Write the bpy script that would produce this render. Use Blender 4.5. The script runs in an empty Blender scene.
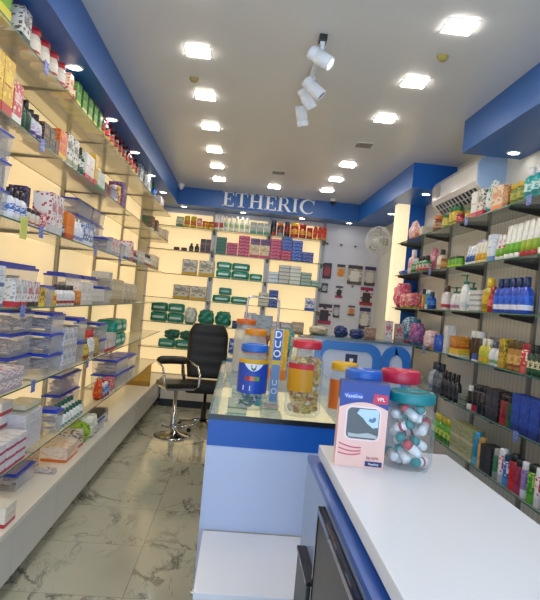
import bpy, bmesh, math, random
from mathutils import Vector, Matrix, noise
S = bpy.context.scene
C = S.collection
PI = math.pi
rng = random.Random(7)

# ---------------------------------------------------------------- camera, light, exposure
FPX, EYE = 590.0, 1.5
cam_d = bpy.data.cameras.new('camera'); cam = bpy.data.objects.new('camera', cam_d); C.objects.link(cam)
cam_d.sensor_fit = 'HORIZONTAL'; cam_d.sensor_width = 36; cam_d.lens = FPX / 540 * 36; cam_d.clip_start = .05
_y = Vector((-31, 1, -FPX)).normalized()
_z = Vector((.092, 1, 0)); _z = (_z - _z.dot(_y) * _y).normalized()
_x = _y.cross(_z)
cam.matrix_world = Matrix.Translation((0, 0, EYE)) @ Matrix((_x, _y, _z)).to_4x4()
S.camera = cam
S.view_settings.view_transform = 'Standard'; S.view_settings.look = 'None'
S.view_settings.exposure = 0.36; S.view_settings.gamma = 1
S.cycles.transparent_max_bounces = 24
S.cycles.max_bounces = 8
w = bpy.data.worlds.new('daylight'); S.world = w; w.use_nodes = True
w.node_tree.nodes['Background'].inputs[0].default_value = (.58, .75, 1, 1)   # the street in daylight, through the open shop front
w.node_tree.nodes['Background'].inputs[1].default_value = 2.9
PANEL_E, DOWN_E, BACKLIT_E = 44.0, 22.0, .50

# ---------------------------------------------------------------- helpers
def lin(h):
    h = h.lstrip('#'); v = [int(h[i:i+2], 16) / 255 for i in (0, 2, 4)]
    return tuple((c / 12.92 if c <= .04045 else ((c + .055) / 1.055) ** 2.4) for c in v) + (1,)
_m = {}
def mat(col, rough=.5, metal=0., emit=0., coat=0.):
    k = (col, rough, metal, emit, coat)
    if k in _m: return _m[k]
    m = bpy.data.materials.new('surface_' + col); m.use_nodes = True
    b = m.node_tree.nodes['Principled BSDF']
    b.inputs['Base Color'].default_value = lin(col); b.inputs['Roughness'].default_value = rough
    b.inputs['Metallic'].default_value = metal; b.inputs['Coat Weight'].default_value = coat
    if emit:
        b.inputs['Emission Color'].default_value = lin(col); b.inputs['Emission Strength'].default_value = emit
    _m[k] = m; return m
def clear(col, amount=.3, rough=.08, spec=.5, ior=1.3):
    """see-through plastic or glass: AMOUNT is how much of it is surface"""
    k = ('clear', col, amount, rough, spec, ior)
    if k in _m: return _m[k]
    m = bpy.data.materials.new('clear_' + col); m.use_nodes = True; nt = m.node_tree; n = nt.nodes; n.clear()
    out = n.new('ShaderNodeOutputMaterial'); mx = n.new('ShaderNodeMixShader'); t = n.new('ShaderNodeBsdfTransparent')
    b = n.new('ShaderNodeBsdfPrincipled'); b.inputs['Base Color'].default_value = lin(col); b.inputs['Roughness'].default_value = rough
    b.inputs['Specular IOR Level'].default_value = spec
    f = n.new('ShaderNodeFresnel'); f.inputs[0].default_value = ior
    a = n.new('ShaderNodeMath'); a.operation = 'ADD'; a.use_clamp = True; a.inputs[1].default_value = amount
    ge = n.new('ShaderNodeNewGeometry'); iv = n.new('ShaderNodeMath'); iv.operation = 'SUBTRACT'; iv.inputs[0].default_value = 1.0; nt.links.new(ge.outputs['Backfacing'], iv.inputs[1])
    mu = n.new('ShaderNodeMath'); mu.operation = 'MULTIPLY'; nt.links.new(f.outputs[0], mu.inputs[0]); nt.links.new(iv.outputs[0], mu.inputs[1])
    nt.links.new(mu.outputs[0], a.inputs[0]); nt.links.new(a.outputs[0], mx.inputs[0])
    nt.links.new(t.outputs[0], mx.inputs[1]); nt.links.new(b.outputs[0], mx.inputs[2]); nt.links.new(mx.outputs[0], out.inputs[0])
    c = lin(col); t.inputs[0].default_value = tuple(.75 + .25 * v for v in c[:3]) + (1,)
    _m[k] = m; return m
def printed(c1, c2, c3, scale=1.0, rough=.4, band=.2):
    """printed carton: ground c1, a band c2 and small blocks of print c3"""
    k = ('print', c1, c2, c3, scale, rough, band)
    if k in _m: return _m[k]
    m = bpy.data.materials.new('print_' + c1); m.use_nodes = True; nt = m.node_tree; n = nt.nodes; L = nt.links.new
    b = n['Principled BSDF']; b.inputs['Roughness'].default_value = rough
    tc = n.new('ShaderNodeTexCoord'); sp = n.new('ShaderNodeSeparateXYZ'); L(tc.outputs['Generated'], sp.inputs[0])
    lt = n.new('ShaderNodeMath'); lt.operation = 'LESS_THAN'; L(sp.outputs['Z'], lt.inputs[0]); lt.inputs[1].default_value = band
    mp = n.new('ShaderNodeMapping'); L(tc.outputs['Generated'], mp.inputs[0]); mp.inputs['Scale'].default_value = (7*scale, 7*scale, 20*scale)
    vo = n.new('ShaderNodeTexVoronoi'); vo.feature = 'F1'; vo.distance = 'CHEBYCHEV'; vo.inputs['Scale'].default_value = 1.0; L(mp.outputs[0], vo.inputs[0])
    g = n.new('ShaderNodeMath'); g.operation = 'GREATER_THAN'; g.inputs[1].default_value = .74
    s2 = n.new('ShaderNodeSeparateColor'); L(vo.outputs['Color'], s2.inputs[0]); L(s2.outputs[0], g.inputs[0])
    m1 = n.new('ShaderNodeMix'); m1.data_type = 'RGBA'; m1.inputs[6].default_value = lin(c1); m1.inputs[7].default_value = lin(c3); L(g.outputs[0], m1.inputs[0])
    m2 = n.new('ShaderNodeMix'); m2.data_type = 'RGBA'; L(m1.outputs[2], m2.inputs[6]); m2.inputs[7].default_value = lin(c2); L(lt.outputs[0], m2.inputs[0])
    L(m2.outputs[2], b.inputs['Base Color'])
    _m[k] = m; return m

class MB:
    """collects shapes into one mesh"""
    def __init__(s): s.bm = bmesh.new()
    def box(s, x0, x1, y0, y1, z0, z1, bev=0, M=None):
        r = bmesh.ops.create_cube(s.bm, size=1); vs = r['verts']
        for v in vs: v.co = Vector(((x0+x1)/2 + v.co.x*(x1-x0), (y0+y1)/2 + v.co.y*(y1-y0), (z0+z1)/2 + v.co.z*(z1-z0)))
        if bev:
            es = list({e for v in vs for e in v.link_edges})
            o = bmesh.ops.bevel(s.bm, geom=es, offset=bev, segments=2, profile=.7, affect='EDGES'); vs = list({v for f in o['faces'] for v in f.verts} | {v for v in vs if v.is_valid})
        if M is not None: bmesh.ops.transform(s.bm, matrix=M, verts=vs)
        return s
    def lathe(s, prof, n=14, M=None, cx=0, cy=0, sy=1.0):
        rings = []
        for r, z in prof:
            if r <= 1e-5: rings.append([s.bm.verts.new((cx, cy, z))])
            else: rings.append([s.bm.verts.new((cx + r*math.cos(2*PI*i/n), cy + sy*r*math.sin(2*PI*i/n), z)) for i in range(n)])
        for a, b in zip(rings, rings[1:]):
            for i in range(n):
                j = (i+1) % n
                if len(a) == 1 and len(b) == 1: continue
                if len(a) == 1: f = (a[0], b[j], b[i])
                elif len(b) == 1: f = (a[i], a[j], b[0])
                else: f = (a[i], a[j], b[j], b[i])
                fc = s.bm.faces.new(f); fc.smooth = True
        if M is not None: bmesh.ops.transform(s.bm, matrix=M, verts=[v for r in rings for v in r])
        return s
    def tube(s, pts, r, n=8, closed=False, cap=True):
        P = [Vector(p) for p in pts]; rings = []; N = len(P); up = None
        for i, p in enumerate(P):
            if closed: t = (P[(i+1) % N] - P[i-1])
            else: t = (P[min(i+1, N-1)] - P[max(i-1, 0)])
            t.normalize()
            if up is None: up = Vector((0, 0, 1)) if abs(t.z) < .9 else Vector((1, 0, 0))
            a = t.cross(up).normalized(); b = a.cross(t).normalized(); up = b
            rr = r[i] if isinstance(r, (list, tuple)) else r
            rings.append([s.bm.verts.new(p + rr*(math.cos(2*PI*k/n)*a + math.sin(2*PI*k/n)*b)) for k in range(n)])
        for i in range(N if closed else N-1):
            A, B = rings[i], rings[(i+1) % N]
            for k in range(n):
                f = s.bm.faces.new((A[k], A[(k+1) % n], B[(k+1) % n], B[k])); f.smooth = True
        if cap and not closed:
            s.bm.faces.new(rings[0][::-1]); s.bm.faces.new(rings[-1])
        return s
    def poly(s, pts, y0, y1):
        """outline in x,z pulled from y0 to y1"""
        a = [s.bm.verts.new((x, y0, z)) for x, z in pts]; b = [s.bm.verts.new((x, y1, z)) for x, z in pts]
        s.bm.faces.new(a); s.bm.faces.new(b[::-1]); n = len(pts)
        for i in range(n): s.bm.faces.new((a[i], b[i], b[(i+1) % n], a[(i+1) % n]))
        return s
    def mesh(s, name, m):
        bmesh.ops.recalc_face_normals(s.bm, faces=s.bm.faces)
        me = bpy.data.meshes.new(name); s.bm.to_mesh(me); s.bm.free()
        for x in (m if isinstance(m, (list, tuple)) else [m]): me.materials.append(x)
        return me
    def obj(s, name, m, parent=None, **k):
        return link(name, s.mesh(name, m), parent, **k)
def link(name, me, parent=None, loc=None, rz=0, label=None, cat=None, group=None, kind=None):
    o = bpy.data.objects.new(name, me); C.objects.link(o)
    if parent: o.parent = parent
    if loc: o.location = loc
    if rz: o.rotation_euler = (0, 0, rz)
    if label: o['label'] = label
    if cat: o['category'] = cat
    if group: o['group'] = group
    if kind: o['kind'] = kind
    return o
def thing(name, label, cat, loc=(0, 0, 0), rz=0, group=None):
    return link(name, None, None, loc, rz, label, cat, group)
def struct(name, mb, m, parent=None):
    return mb.obj(name, m, parent, kind='structure') if not parent else mb.obj(name, m, parent)
def text_mesh(s, size, m, ext=.0005, bold=0.0):
    cu = bpy.data.curves.new('lettering', 'FONT'); cu.body = s; cu.size = size; cu.extrude = ext; cu.align_x = 'CENTER'; cu.align_y = 'CENTER'; cu.offset = bold
    o = bpy.data.objects.new('lettering', cu); C.objects.link(o)
    me = bpy.data.meshes.new_from_object(o); bpy.data.objects.remove(o); bpy.data.curves.remove(cu)
    me.transform(Matrix.Rotation(PI/2, 4, 'X')); me.materials.clear(); me.materials.append(m); return me
def rrect(x0, x1, z0, z1, r, n=5):
    pts = []
    for cx, cz, a in ((x1-r, z0+r, -PI/2), (x1-r, z1-r, 0), (x0+r, z1-r, PI/2), (x0+r, z0+r, PI)):
        for i in range(n+1):
            t = a + PI/2*i/n; pts.append((cx + r*math.cos(t), cz + r*math.sin(t)))
    return pts
NUM = ['zero', 'one', 'two', 'three', 'four', 'five', 'six', 'seven', 'eight', 'nine', 'ten', 'eleven', 'twelve', 'thirteen', 'fourteen']
ORD = ['', 'first', 'second', 'third', 'fourth', 'fifth', 'sixth', 'seventh', 'eighth', 'ninth', 'tenth', 'eleventh', 'twelfth', 'thirteenth', 'fourteenth']

# ---------------------------------------------------------------- room materials
def marble():
    m = bpy.data.materials.new('marble_tiles'); m.use_nodes = True; nt = m.node_tree; n = nt.nodes; L = nt.links.new; b = n['Principled BSDF']
    b.inputs['Roughness'].default_value = .1; b.inputs['Specular IOR Level'].default_value = .6
    tc = n.new('ShaderNodeTexCoord'); sp = n.new('ShaderNodeSeparateXYZ'); L(tc.outputs['Object'], sp.inputs[0])
    def M(op, a, bb=None, v=None):
        q = n.new('ShaderNodeMath'); q.operation = op
        for i, x in enumerate((a, bb)):
            if x is None: continue
            if isinstance(x, (int, float)): q.inputs[i].default_value = x
            else: L(x, q.inputs[i])
        return q.outputs[0]
    fx = M('DIVIDE', M('ADD', sp.outputs['X'], .43), .6); fy = M('DIVIDE', M('ADD', sp.outputs['Y'], .1), .6)
    ex = M('ABSOLUTE', M('SUBTRACT', M('FRACT', M('ADD', fx, .5)), .5)); ey = M('ABSOLUTE', M('SUBTRACT', M('FRACT', M('ADD', fy, .5)), .5))
    joint = M('LESS_THAN', M('MINIMUM', ex, ey), .0045)
    cell = n.new('ShaderNodeCombineXYZ'); L(M('MULTIPLY', M('FLOOR', fx), 3.7), cell.inputs[0]); L(M('MULTIPLY', M('FLOOR', fy), 1.3), cell.inputs[1])
    ad = n.new('ShaderNodeVectorMath'); ad.operation = 'ADD'; L(tc.outputs['Object'], ad.inputs[0]); L(cell.outputs[0], ad.inputs[1])
    def vein(scale, width, det, seed):
        mp = n.new('ShaderNodeMapping'); mp.inputs['Location'].default_value = (seed, seed*2, 0); mp.inputs['Rotation'].default_value = (0, 0, .7); mp.inputs['Scale'].default_value = (1, .55, 1); L(ad.outputs[0], mp.inputs[0])
        no = n.new('ShaderNodeTexNoise'); no.inputs['Scale'].default_value = scale; no.inputs['Detail'].default_value = det; no.inputs['Roughness'].default_value = .62; no.inputs['Distortion'].default_value = .9; L(mp.outputs[0], no.inputs[0])
        d = M('ABSOLUTE', M('SUBTRACT', no.outputs[0], .5)); q = M('SUBTRACT', 1.0, M('DIVIDE', d, width)); return M('MAXIMUM', q, 0.0)
    v1 = vein(1.7, .03, 8, 3.1); v2 = vein(3.6, .012, 6, 9.4)
    ms = n.new('ShaderNodeTexNoise'); ms.inputs['Scale'].default_value = 2.2; L(ad.outputs[0], ms.inputs[0])
    mk = M('MULTIPLY', M('SUBTRACT', ms.outputs[0], .42), 5.0); q = n.new('ShaderNodeClamp'); L(mk, q.inputs[0])
    v = M('MINIMUM', M('ADD', M('MULTIPLY', v1, q.outputs[0]), M('MULTIPLY', M('MULTIPLY', v2, .6), q.outputs[0])), 1.0)
    cl = n.new('ShaderNodeTexNoise'); cl.inputs['Scale'].default_value = 2.5; L(ad.outputs[0], cl.inputs[0])
    base = n.new('ShaderNodeMix'); base.data_type = 'RGBA'; base.inputs[6].default_value = lin('b0ae98'); base.inputs[7].default_value = lin('c8c5b0'); L(cl.outputs[0], base.inputs[0])
    m1 = n.new('ShaderNodeMix'); m1.data_type = 'RGBA'; L(M('MULTIPLY', v, .92), m1.inputs[0]); L(base.outputs[2], m1.inputs[6]); m1.inputs[7].default_value = lin('5a5c54')
    m2 = n.new('ShaderNodeMix'); m2.data_type = 'RGBA'; L(M('MULTIPLY', joint, .6), m2.inputs[0]); L(m1.outputs[2], m2.inputs[6]); m2.inputs[7].default_value = lin('77776a')
    L(m2.outputs[2], b.inputs['Base Color']); return m
def ribbed(c1, c2):
    m = bpy.data.materials.new('ribbed_panel'); m.use_nodes = True; nt = m.node_tree; n = nt.nodes; L = nt.links.new; b = n['Principled BSDF']; b.inputs['Roughness'].default_value = .35
    tc = n.new('ShaderNodeTexCoord'); wv = n.new('ShaderNodeTexWave'); wv.wave_type = 'BANDS'; wv.bands_direction = 'Y'; wv.inputs['Scale'].default_value = 5.5; wv.inputs['Distortion'].default_value = .6
    L(tc.outputs['Object'], wv.inputs[0]); mx = n.new('ShaderNodeMix'); mx.data_type = 'RGBA'; mx.inputs[6].default_value = lin(c1); mx.inputs[7].default_value = lin(c2)
    L(wv.outputs[0], mx.inputs[0]); L(mx.outputs[2], b.inputs['Base Color']); bp = n.new('ShaderNodeBump'); bp.inputs['Strength'].default_value = .2; L(wv.outputs[0], bp.inputs['Height']); L(bp.outputs[0], b.inputs['Normal']); return m
def ceilmat():
    m = bpy.data.materials.new('painted_ceiling'); m.use_nodes = True; nt = m.node_tree; n = nt.nodes; L = nt.links.new; b = n['Principled BSDF']
    b.inputs['Roughness'].default_value = .32
    tc = n.new('ShaderNodeTexCoord'); no = n.new('ShaderNodeTexNoise'); no.inputs['Scale'].default_value = .8; L(tc.outputs['Object'], no.inputs[0])
    mx = n.new('ShaderNodeMix'); mx.data_type = 'RGBA'; mx.inputs[6].default_value = lin('d4d4d4'); mx.inputs[7].default_value = lin('dedede'); L(no.outputs[0], mx.inputs[0]); L(mx.outputs[2], b.inputs['Base Color']); return m
BLUE = mat('1d5aa4', .4); BLUE_D = mat('0f62bd', .35); WHITE = mat('e6e6e4', .35); CHROME = mat('c8c8c8', .12, 1.0); BLACK = mat('0a0a0c', .4)
LILAC = mat('b7c6e6', .25, 0, 0, .3); STEEL = mat('8d8c88', .35, .8); DARKMETAL = mat('3c3a38', .4, .6)
BACKLIT = mat('ffe2ac', .5, 0, BACKLIT_E)

# ---------------------------------------------------------------- room shell
YB, YF, CZ = 8.2, -1.2, 2.9
struct('floor', MB().box(-1.4, 2.1, YF, YB+.1, -.05, 0), marble())
struct('ceiling', MB().box(-1.4, 2.1, YF, YB+.1, CZ, CZ+.05), ceilmat())
struct('wall_left', MB().box(-1.4, -1.32, YF, YB, 0, CZ), mat('d8cfb8', .6))
struct('wall_right', MB().box(1.9, 2.0, YF, YB, 0, CZ), mat('dcdcd6', .55))
struct('wall_back', MB().box(-1.4, 2.0, YB, YB+.1, 0, CZ), mat('cdd0da', .5))
# blue boxed-in beams under the ceiling, with round downlights
struct('trim_1', MB().box(-1.32, -.91, YF, 7.8, 2.67, CZ), BLUE)
struct('trim_2', MB().box(-1.32, 1.9, 7.8, YB, 2.67, CZ), BLUE)
struct('trim_3', MB().box(1.49, 1.9, 5.36, 7.8, 2.67, CZ), BLUE_D)
struct('trim_4', MB().box(1.475, 1.9, YF, 4.1, 2.67, CZ), BLUE)
struct('wall_panel', MB().box(1.875, 1.899, YF, 6.2, .3, 2.36), ribbed('ecebe6', 'dddbd5'))
struct('trim_5', MB().box(1.73, 1.9, 6.22, 6.34, 0, 2.67), BLUE_D)
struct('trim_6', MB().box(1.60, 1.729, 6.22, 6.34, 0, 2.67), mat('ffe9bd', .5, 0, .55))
struct('baseboard_back', MB().box(-1.3, 1.9, YB-.03, YB, 0, .1), BLACK)

# lit wall panels behind the shelves (opal panels with lamps behind them)
UPY = [1.04, 2.10, 3.16, 4.22, 5.28, 6.34, 7.40]
ZL = [2.51, 2.156, 1.755, 1.368, .98, .60]
ZR = [2.24, 1.90, 1.563, 1.226, .89, .555]
ZB = [2.40, 2.08, 1.76, 1.43, 1.10, .76]
for i in range(6):
    link('backlit_panel', MB().box(-1.316, -1.305, UPY[i]+.04, UPY[i+1]-.04, .40, 2.60).mesh('backlit_panel', BACKLIT), None,
         label='cream glowing wall panel behind the long wall shelves, %s from the entrance' % ORD[i+1], cat='wall panel', group='lit panels of the long wall')
for i, (a, b) in enumerate(((-1.28, -.46), (-.38, .30), (.38, 1.05))):
    link('backlit_panel', MB().box(a, b, YB-.03, YB-.005, .40, 2.60).mesh('backlit_panel', BACKLIT), None,
         label='cream glowing panel on end wall, %s from the long backlit wall' % ORD[i+1], cat='wall panel', group='lit panels of the end wall')

# ---------------------------------------------------------------- ceiling fittings
panel_me = MB().box(-.066, .066, -.066, .066, -.006, 0).mesh('diffuser', mat('fff6ea', .5, 0, PANEL_E))
panel_off = MB().box(-.066, .066, -.066, .066, -.006, 0).mesh('diffuser', mat('8e8c88', .5))
frame_me = MB().box(-.072, .072, -.072, .072, -.004, 0).mesh('frame', WHITE)
rows = [('row over the aisle', -.365, [1.22, 1.96, 2.69, 3.42, 4.16, 4.90, 5.67, 6.35, 7.05]), ('row beside the air conditioner', .934, [.60, 1.33, 2.06, 2.78, 3.51, 4.23, 4.96, 5.70, 6.40, 7.05]), ('middle row', .30, [6.35, 7.17])]  # frontmost panels of both long rows are unseen, added to light the counter
for nm, x, ys in rows:
    for i, y in enumerate(ys):
        off = (nm[0:3] == 'row' and abs(y-4.96) < .01) or (nm == 'middle row' and i == 0)
        t = thing('ceiling_light', ('unlit square grey ceiling panel, %s' if off else 'lit square ceiling panel, %s') % (('middle row' if x == .3 else nm) + ', ' + ORD[i+1] + ' from the entrance'), 'ceiling light', (x, y, CZ), 0, 'square ceiling panel lights')
        link('frame', frame_me, t); link('diffuser', panel_off if off else panel_me, t, loc=(0, 0, -.003))
dl = MB().lathe([(0, -.004), (.035, -.004), (.035, 0)], 16).mesh('lens', mat('fffaf0', .5, 0, DOWN_E))
dr = MB().lathe([(.036, 0), (.036, -.006), (.046, -.006), (.048, 0)], 16).mesh('ring', WHITE)
dspots = [('blue beam over the long wall shelves', [(-1.0, y) for y in (2.3, 3.25, 4.18, 5.1, 6.05, 7.0)]), ('blue beam over the end wall shelves', [(-.85, 7.98), (-.05, 7.98), (.75, 7.98), (1.4, 7.98)]),
          ('blue beam past the air conditioner', [(1.7, 5.6), (1.7, 6.9)]), ('blue beam nearest the entrance', [(1.78, 1.6), (1.78, 2.78), (1.78, 3.95)])]
for nm, ps in dspots:
    for i, (x, y) in enumerate(ps):
        t = thing('downlight', 'round recessed downlight in %s, %s along' % (nm.replace('nearest', 'by'), ORD[i+1]), 'downlight', (x, y, 2.67), 0, 'round downlights in the blue beams')
        link('lens', dl, t); link('ring', dr, t)
# track light of four white heads
t = thing('track_light', 'white ceiling track light with four cylindrical spotlight heads', 'track light', (.31, 3.05, CZ))
MB().box(-.02, .02, -.03, .03, -.03, 0).obj('mount', DARKMETAL, t)
MB().box(-.012, .012, -.01, 1.0, -.045, -.02).obj('track', WHITE, t)
def spot(y, dirv, lit, drop=.09, dx=0):
    d = Vector(dirv).normalized(); M = Matrix.Translation((dx, y, -drop-.05)) @ d.to_track_quat('Z', 'Y').to_matrix().to_4x4()
    h = MB().lathe([(0, -.07), (.034, -.07), (.038, -.06), (.038, -.032), (.035, -.03), (.035, -.026), (.038, -.024), (.038, .062), (.032, .066), (.030, .05), (0, .05)], 20, M).obj('spot_head', mat('dfe3ea', .35), t)
    MB().lathe([(0, .052), (.0295, .052), (.0295, .058), (0, .058)], 16, M).obj('lens', mat('fff4d8', .4, 0, 12.) if lit else mat('33302c', .15), h)
    MB().tube([(0, y, -.03), (dx*.5, y, -drop*.7), (dx, y, -drop-.02)], .011).obj('arm', mat('d5d9e0', .35), t)
spot(.0, (.75, -.25, -.5), True, .065, .0)
spot(.45, (.72, -.1, -.62), False, .06, .02)
spot(.64, (.55, .25, -.75), False, .06, -.0)
spot(.95, (-.25, -.25, .9), False, .07, .0)
for (x, y, m_, l) in ((-.42, 3.85, 'a89860', 'small round ochre ceiling sensor over the aisle'), (.97, 3.12, 'a89a50', 'small round ochre ceiling sensor by the second bright panel')):
    t = MB().lathe([(0, -.025), (.02, -.025), (.03, -.01), (.032, 0), (0, 0)], 14).obj('ceiling_sensor', mat(m_), None, loc=(x, y, CZ), label=l, cat='sensor')
for (x, l) in ((-.87, 'small white dome camera under the ceiling by the long wall beam'), (1.10, 'small dark dome camera under the ceiling beside the end beam')):
    t = thing('security_camera', l, 'security camera', (x, 7.6, CZ))
    MB().lathe([(0, -.03), (.04, -.03), (.045, 0)], 14).obj('base', WHITE, t)
    MB().lathe([(0, -.075), (.02, -.07), (.032, -.05), (.034, -.03)], 14).obj('dome', BLACK if x > 0 else WHITE, t)

# ---------------------------------------------------------------- sign letters
sign = thing('shop_sign', 'white serif letters ETHERIC on the blue beam above the end wall', 'sign', (-.337, 7.8, 2.705))
W_SIGN = mat('eef2fa', .4)
def letter(ch, x, s):
    m = MB()
    R = lambda a, b, c, d: m.box(x+a*s, x+c*s, -.012, 0, b*s, d*s)
    def arc(cx, cz, ro, ri, a0, a1, n=14, ox=0, wx=1.0):
        o = [(x+(cx+ro*wx*math.cos(a0+(a1-a0)*i/n))*s, (cz+ro*math.sin(a0+(a1-a0)*i/n))*s) for i in range(n+1)]
        q = [(x+(cx+ox+ri*wx*math.cos(a0+(a1-a0)*i/n))*s, (cz+(ri+.04)*math.sin(a0+(a1-a0)*i/n))*s) for i in range(n, -1, -1)]
        m.poly(o+q, -.012, 0)
    if ch == 'E': [R(*r) for r in ((.12, 0, .28, 1), (0, 0, .7, .06), (0, .94, .68, 1), (.28, .48, .5, .53), (.65, 0, .7, .22), (.63, .78, .68, 1), (.46, .38, .5, .64))]; wd = .78
    elif ch == 'T': [R(*r) for r in ((.30, 0, .46, 1), (0, .94, .76, 1), (0, .74, .05, 1), (.71, .74, .76, 1), (.18, 0, .58, .05))]; wd = .84
    elif ch == 'H': [R(*r) for r in ((.10, 0, .26, 1), (.62, 0, .78, 1), (.26, .48, .62, .54), (0, 0, .36, .05), (.52, 0, .88, .05), (0, .95, .36, 1), (.52, .95, .88, 1))]; wd = .96
    elif ch == 'R':
        [R(*r) for r in ((.10, 0, .26, 1), (0, 0, .36, .05), (0, .95, .4, 1), (.26, .46, .4, .51))]
        arc(.38, .73, .27, .19, -PI/2, PI/2, 12, -.02, 1.0)
        m.poly([(x+.36*s, .48*s), (x+.52*s, .48*s), (x+.86*s, .0), (x+.66*s, .0)], -.012, 0); wd = .90
    elif ch == 'I': [R(*r) for r in ((.10, 0, .26, 1), (0, 0, .36, .05), (0, .95, .36, 1))]; wd = .45
    elif ch == 'C':
        arc(.5, .5, .52, .40, .75, 2*PI-.75, 22, .06, .92); R(.84, .66, .89, .98); wd = .92
    return m, wd*s
x = 0
lets = []
tot = sum({'E': .78, 'T': .84, 'H': .96, 'R': .90, 'I': .45, 'C': .92}[c] for c in 'ETHERIC')
sc = 1.217/(tot-.02); 
for c in 'ETHERIC':
    m_, wd = letter(c, 0, .19); k = sc/.19
    o = m_.obj('letter_' + c.lower(), W_SIGN, sign, loc=(x, 0, 0)); o.scale = (k, 1, 1); x += wd*k

# ---------------------------------------------------------------- shelving
GLASS = clear('d8d4bc', .22, .12, .5, 1.3); GEDGE = mat('2e6a58', .2)
GLASS_R = clear('8f9a94', .38, .08, .5, 1.45)
def glass_shelf(x0, x1, y0, y1, z, edge, label, grp, g=GLASS):
    m = MB().box(x0, x1, y0, y1, z-.008, z)
    me = m.mesh('glass_shelf', [g, GEDGE])
    for p in me.polygons:
        n = p.normal
        if abs(n.z) < .5: p.material_index = 1
    return link('glass_shelf', me, None, label=label, cat='shelf', group=grp)
DN = ['top', 'second', 'third', 'fourth', 'fifth', 'lowest']
for i, z in enumerate(ZL):
    for j, (a, b, s) in enumerate(((1.04, 3.158, 'entrance-end'), (3.162, 5.278, 'middle'), (5.282, 7.93, 'far'))):
        glass_shelf(-1.285, -1.0, a, b, z, 'x', '%s glass pane of the %s shelf on the long backlit wall' % (s, DN[i]), 'glass shelves of the long wall')
for i, z in enumerate(ZR):
    for j, (a, b, s) in enumerate(((1.14, 3.628, 'entrance-end'), (3.632, 6.2, 'far'))):
        glass_shelf(1.62, 1.86, a, b, z, 'x', '%s glass pane of the %s shelf beneath the air conditioner' % (s, DN[i]), 'glass shelves of the air-conditioner wall', GLASS_R)
for i, z in enumerate(ZB):
    for j, (a, b) in enumerate(((-1.28, -.42), (-.416, .34), (.344, 1.10))):
        glass_shelf(a, b, 7.95, 8.165, z, 'y', '%s glass pane from the long wall, %s shelf of the end wall' % (ORD[j+1], DN[i]), 'glass shelves of the end wall')
def upright(name, x, y, rz, zs, z0, z1, label, grp, depth, m=STEEL, bm_=DARKMETAL, bh=.05):
    t = thing(name, label, 'shelf upright', (x, y, 0), rz, grp)
    MB().box(-.018, .018, 0, .018, z0, z1).obj('post', m, t)
    for z in zs:
        MB().poly([(0, 0)], 0, 0) if 0 else None
        b = MB(); b.bm.free(); b.bm = bmesh.new()
        vs = [(-.008, 0, z-bh), (-.008, -depth, z-bh*.45), (-.008, -depth, z-.0085), (-.008, 0, z-.0085)]
        A = [b.bm.verts.new(v) for v in vs]; B = [b.bm.verts.new((.008, v[1], v[2])) for v in vs]
        b.bm.faces.new(A); b.bm.faces.new(B[::-1])
        for q in range(4): b.bm.faces.new((A[q], B[q], B[(q+1) % 4], A[(q+1) % 4]))
        b.obj('bracket', bm_, t)
for i, y in enumerate(UPY):
    upright('shelf_upright', -1.305+.018, y, PI/2, ZL, .4, 2.66, 'grey slotted shelf post on the long backlit wall, %s from the entrance' % ORD[i+1], 'shelf posts of the long wall', .26, mat('a8a290', .4, .4), mat('7c7464', .4, .3), .022)
for i, y in enumerate([1.14, 1.97, 2.80, 3.63, 4.46, 5.29, 6.12]):
    upright('shelf_upright', 1.875-.018, y, -PI/2, ZR, .3, 2.36, 'grey slotted shelf post beneath the air conditioner, %s from the entrance' % ORD[i+1], 'shelf posts of the air-conditioner wall', .22)
for i, x in enumerate([-.42, .34, 1.10]):
    upright('shelf_upright', x, YB-.02, 0, ZB, .4, 2.66, 'grey slotted shelf post on the end wall, %s from the long wall' % ORD[i+1], 'shelf posts of the end wall', .2)

# low white cabinets with the long ledge
ledge = MB().box(-1.32, -.93, .6, 8.19, .355, .38).obj('white_ledge', mat('dcd8cc', .3), None, label='long white worktop over the low cabinets under the long backlit wall', cat='worktop')
for i in range(11):
    y0 = 2.81 - .66*3 + .66*i
    t = thing('low_cabinet', 'low white floor cabinet under the long ledge, %s from the entrance' % ORD[i+1], 'cabinet', (-1.3, y0, 0), 0, 'low white cabinets along the aisle')
    y1 = min(.66, 7.9-y0)
    MB().box(0, .335, .003, y1-.003, .11, .355).obj('body', WHITE, t)
    MB().box(.337, .355, .003, y1-.003, .11, .35).obj('door', mat('c9c9c4', .35), t)
    MB().box(0, .27, .003, y1-.003, 0, .11).obj('plinth', mat('34312b', .5), t)
t = thing('low_cabinet', 'low white cabinet along the end wall behind the black chair', 'cabinet', (-.92, 7.85, 0))
MB().box(0, 2.02, 0, .34, .1, .38).obj('body', mat('d0ccc0', .35), t); MB().box(0, 2.02, .03, .31, 0, .1).obj('plinth', BLACK, t)

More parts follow.
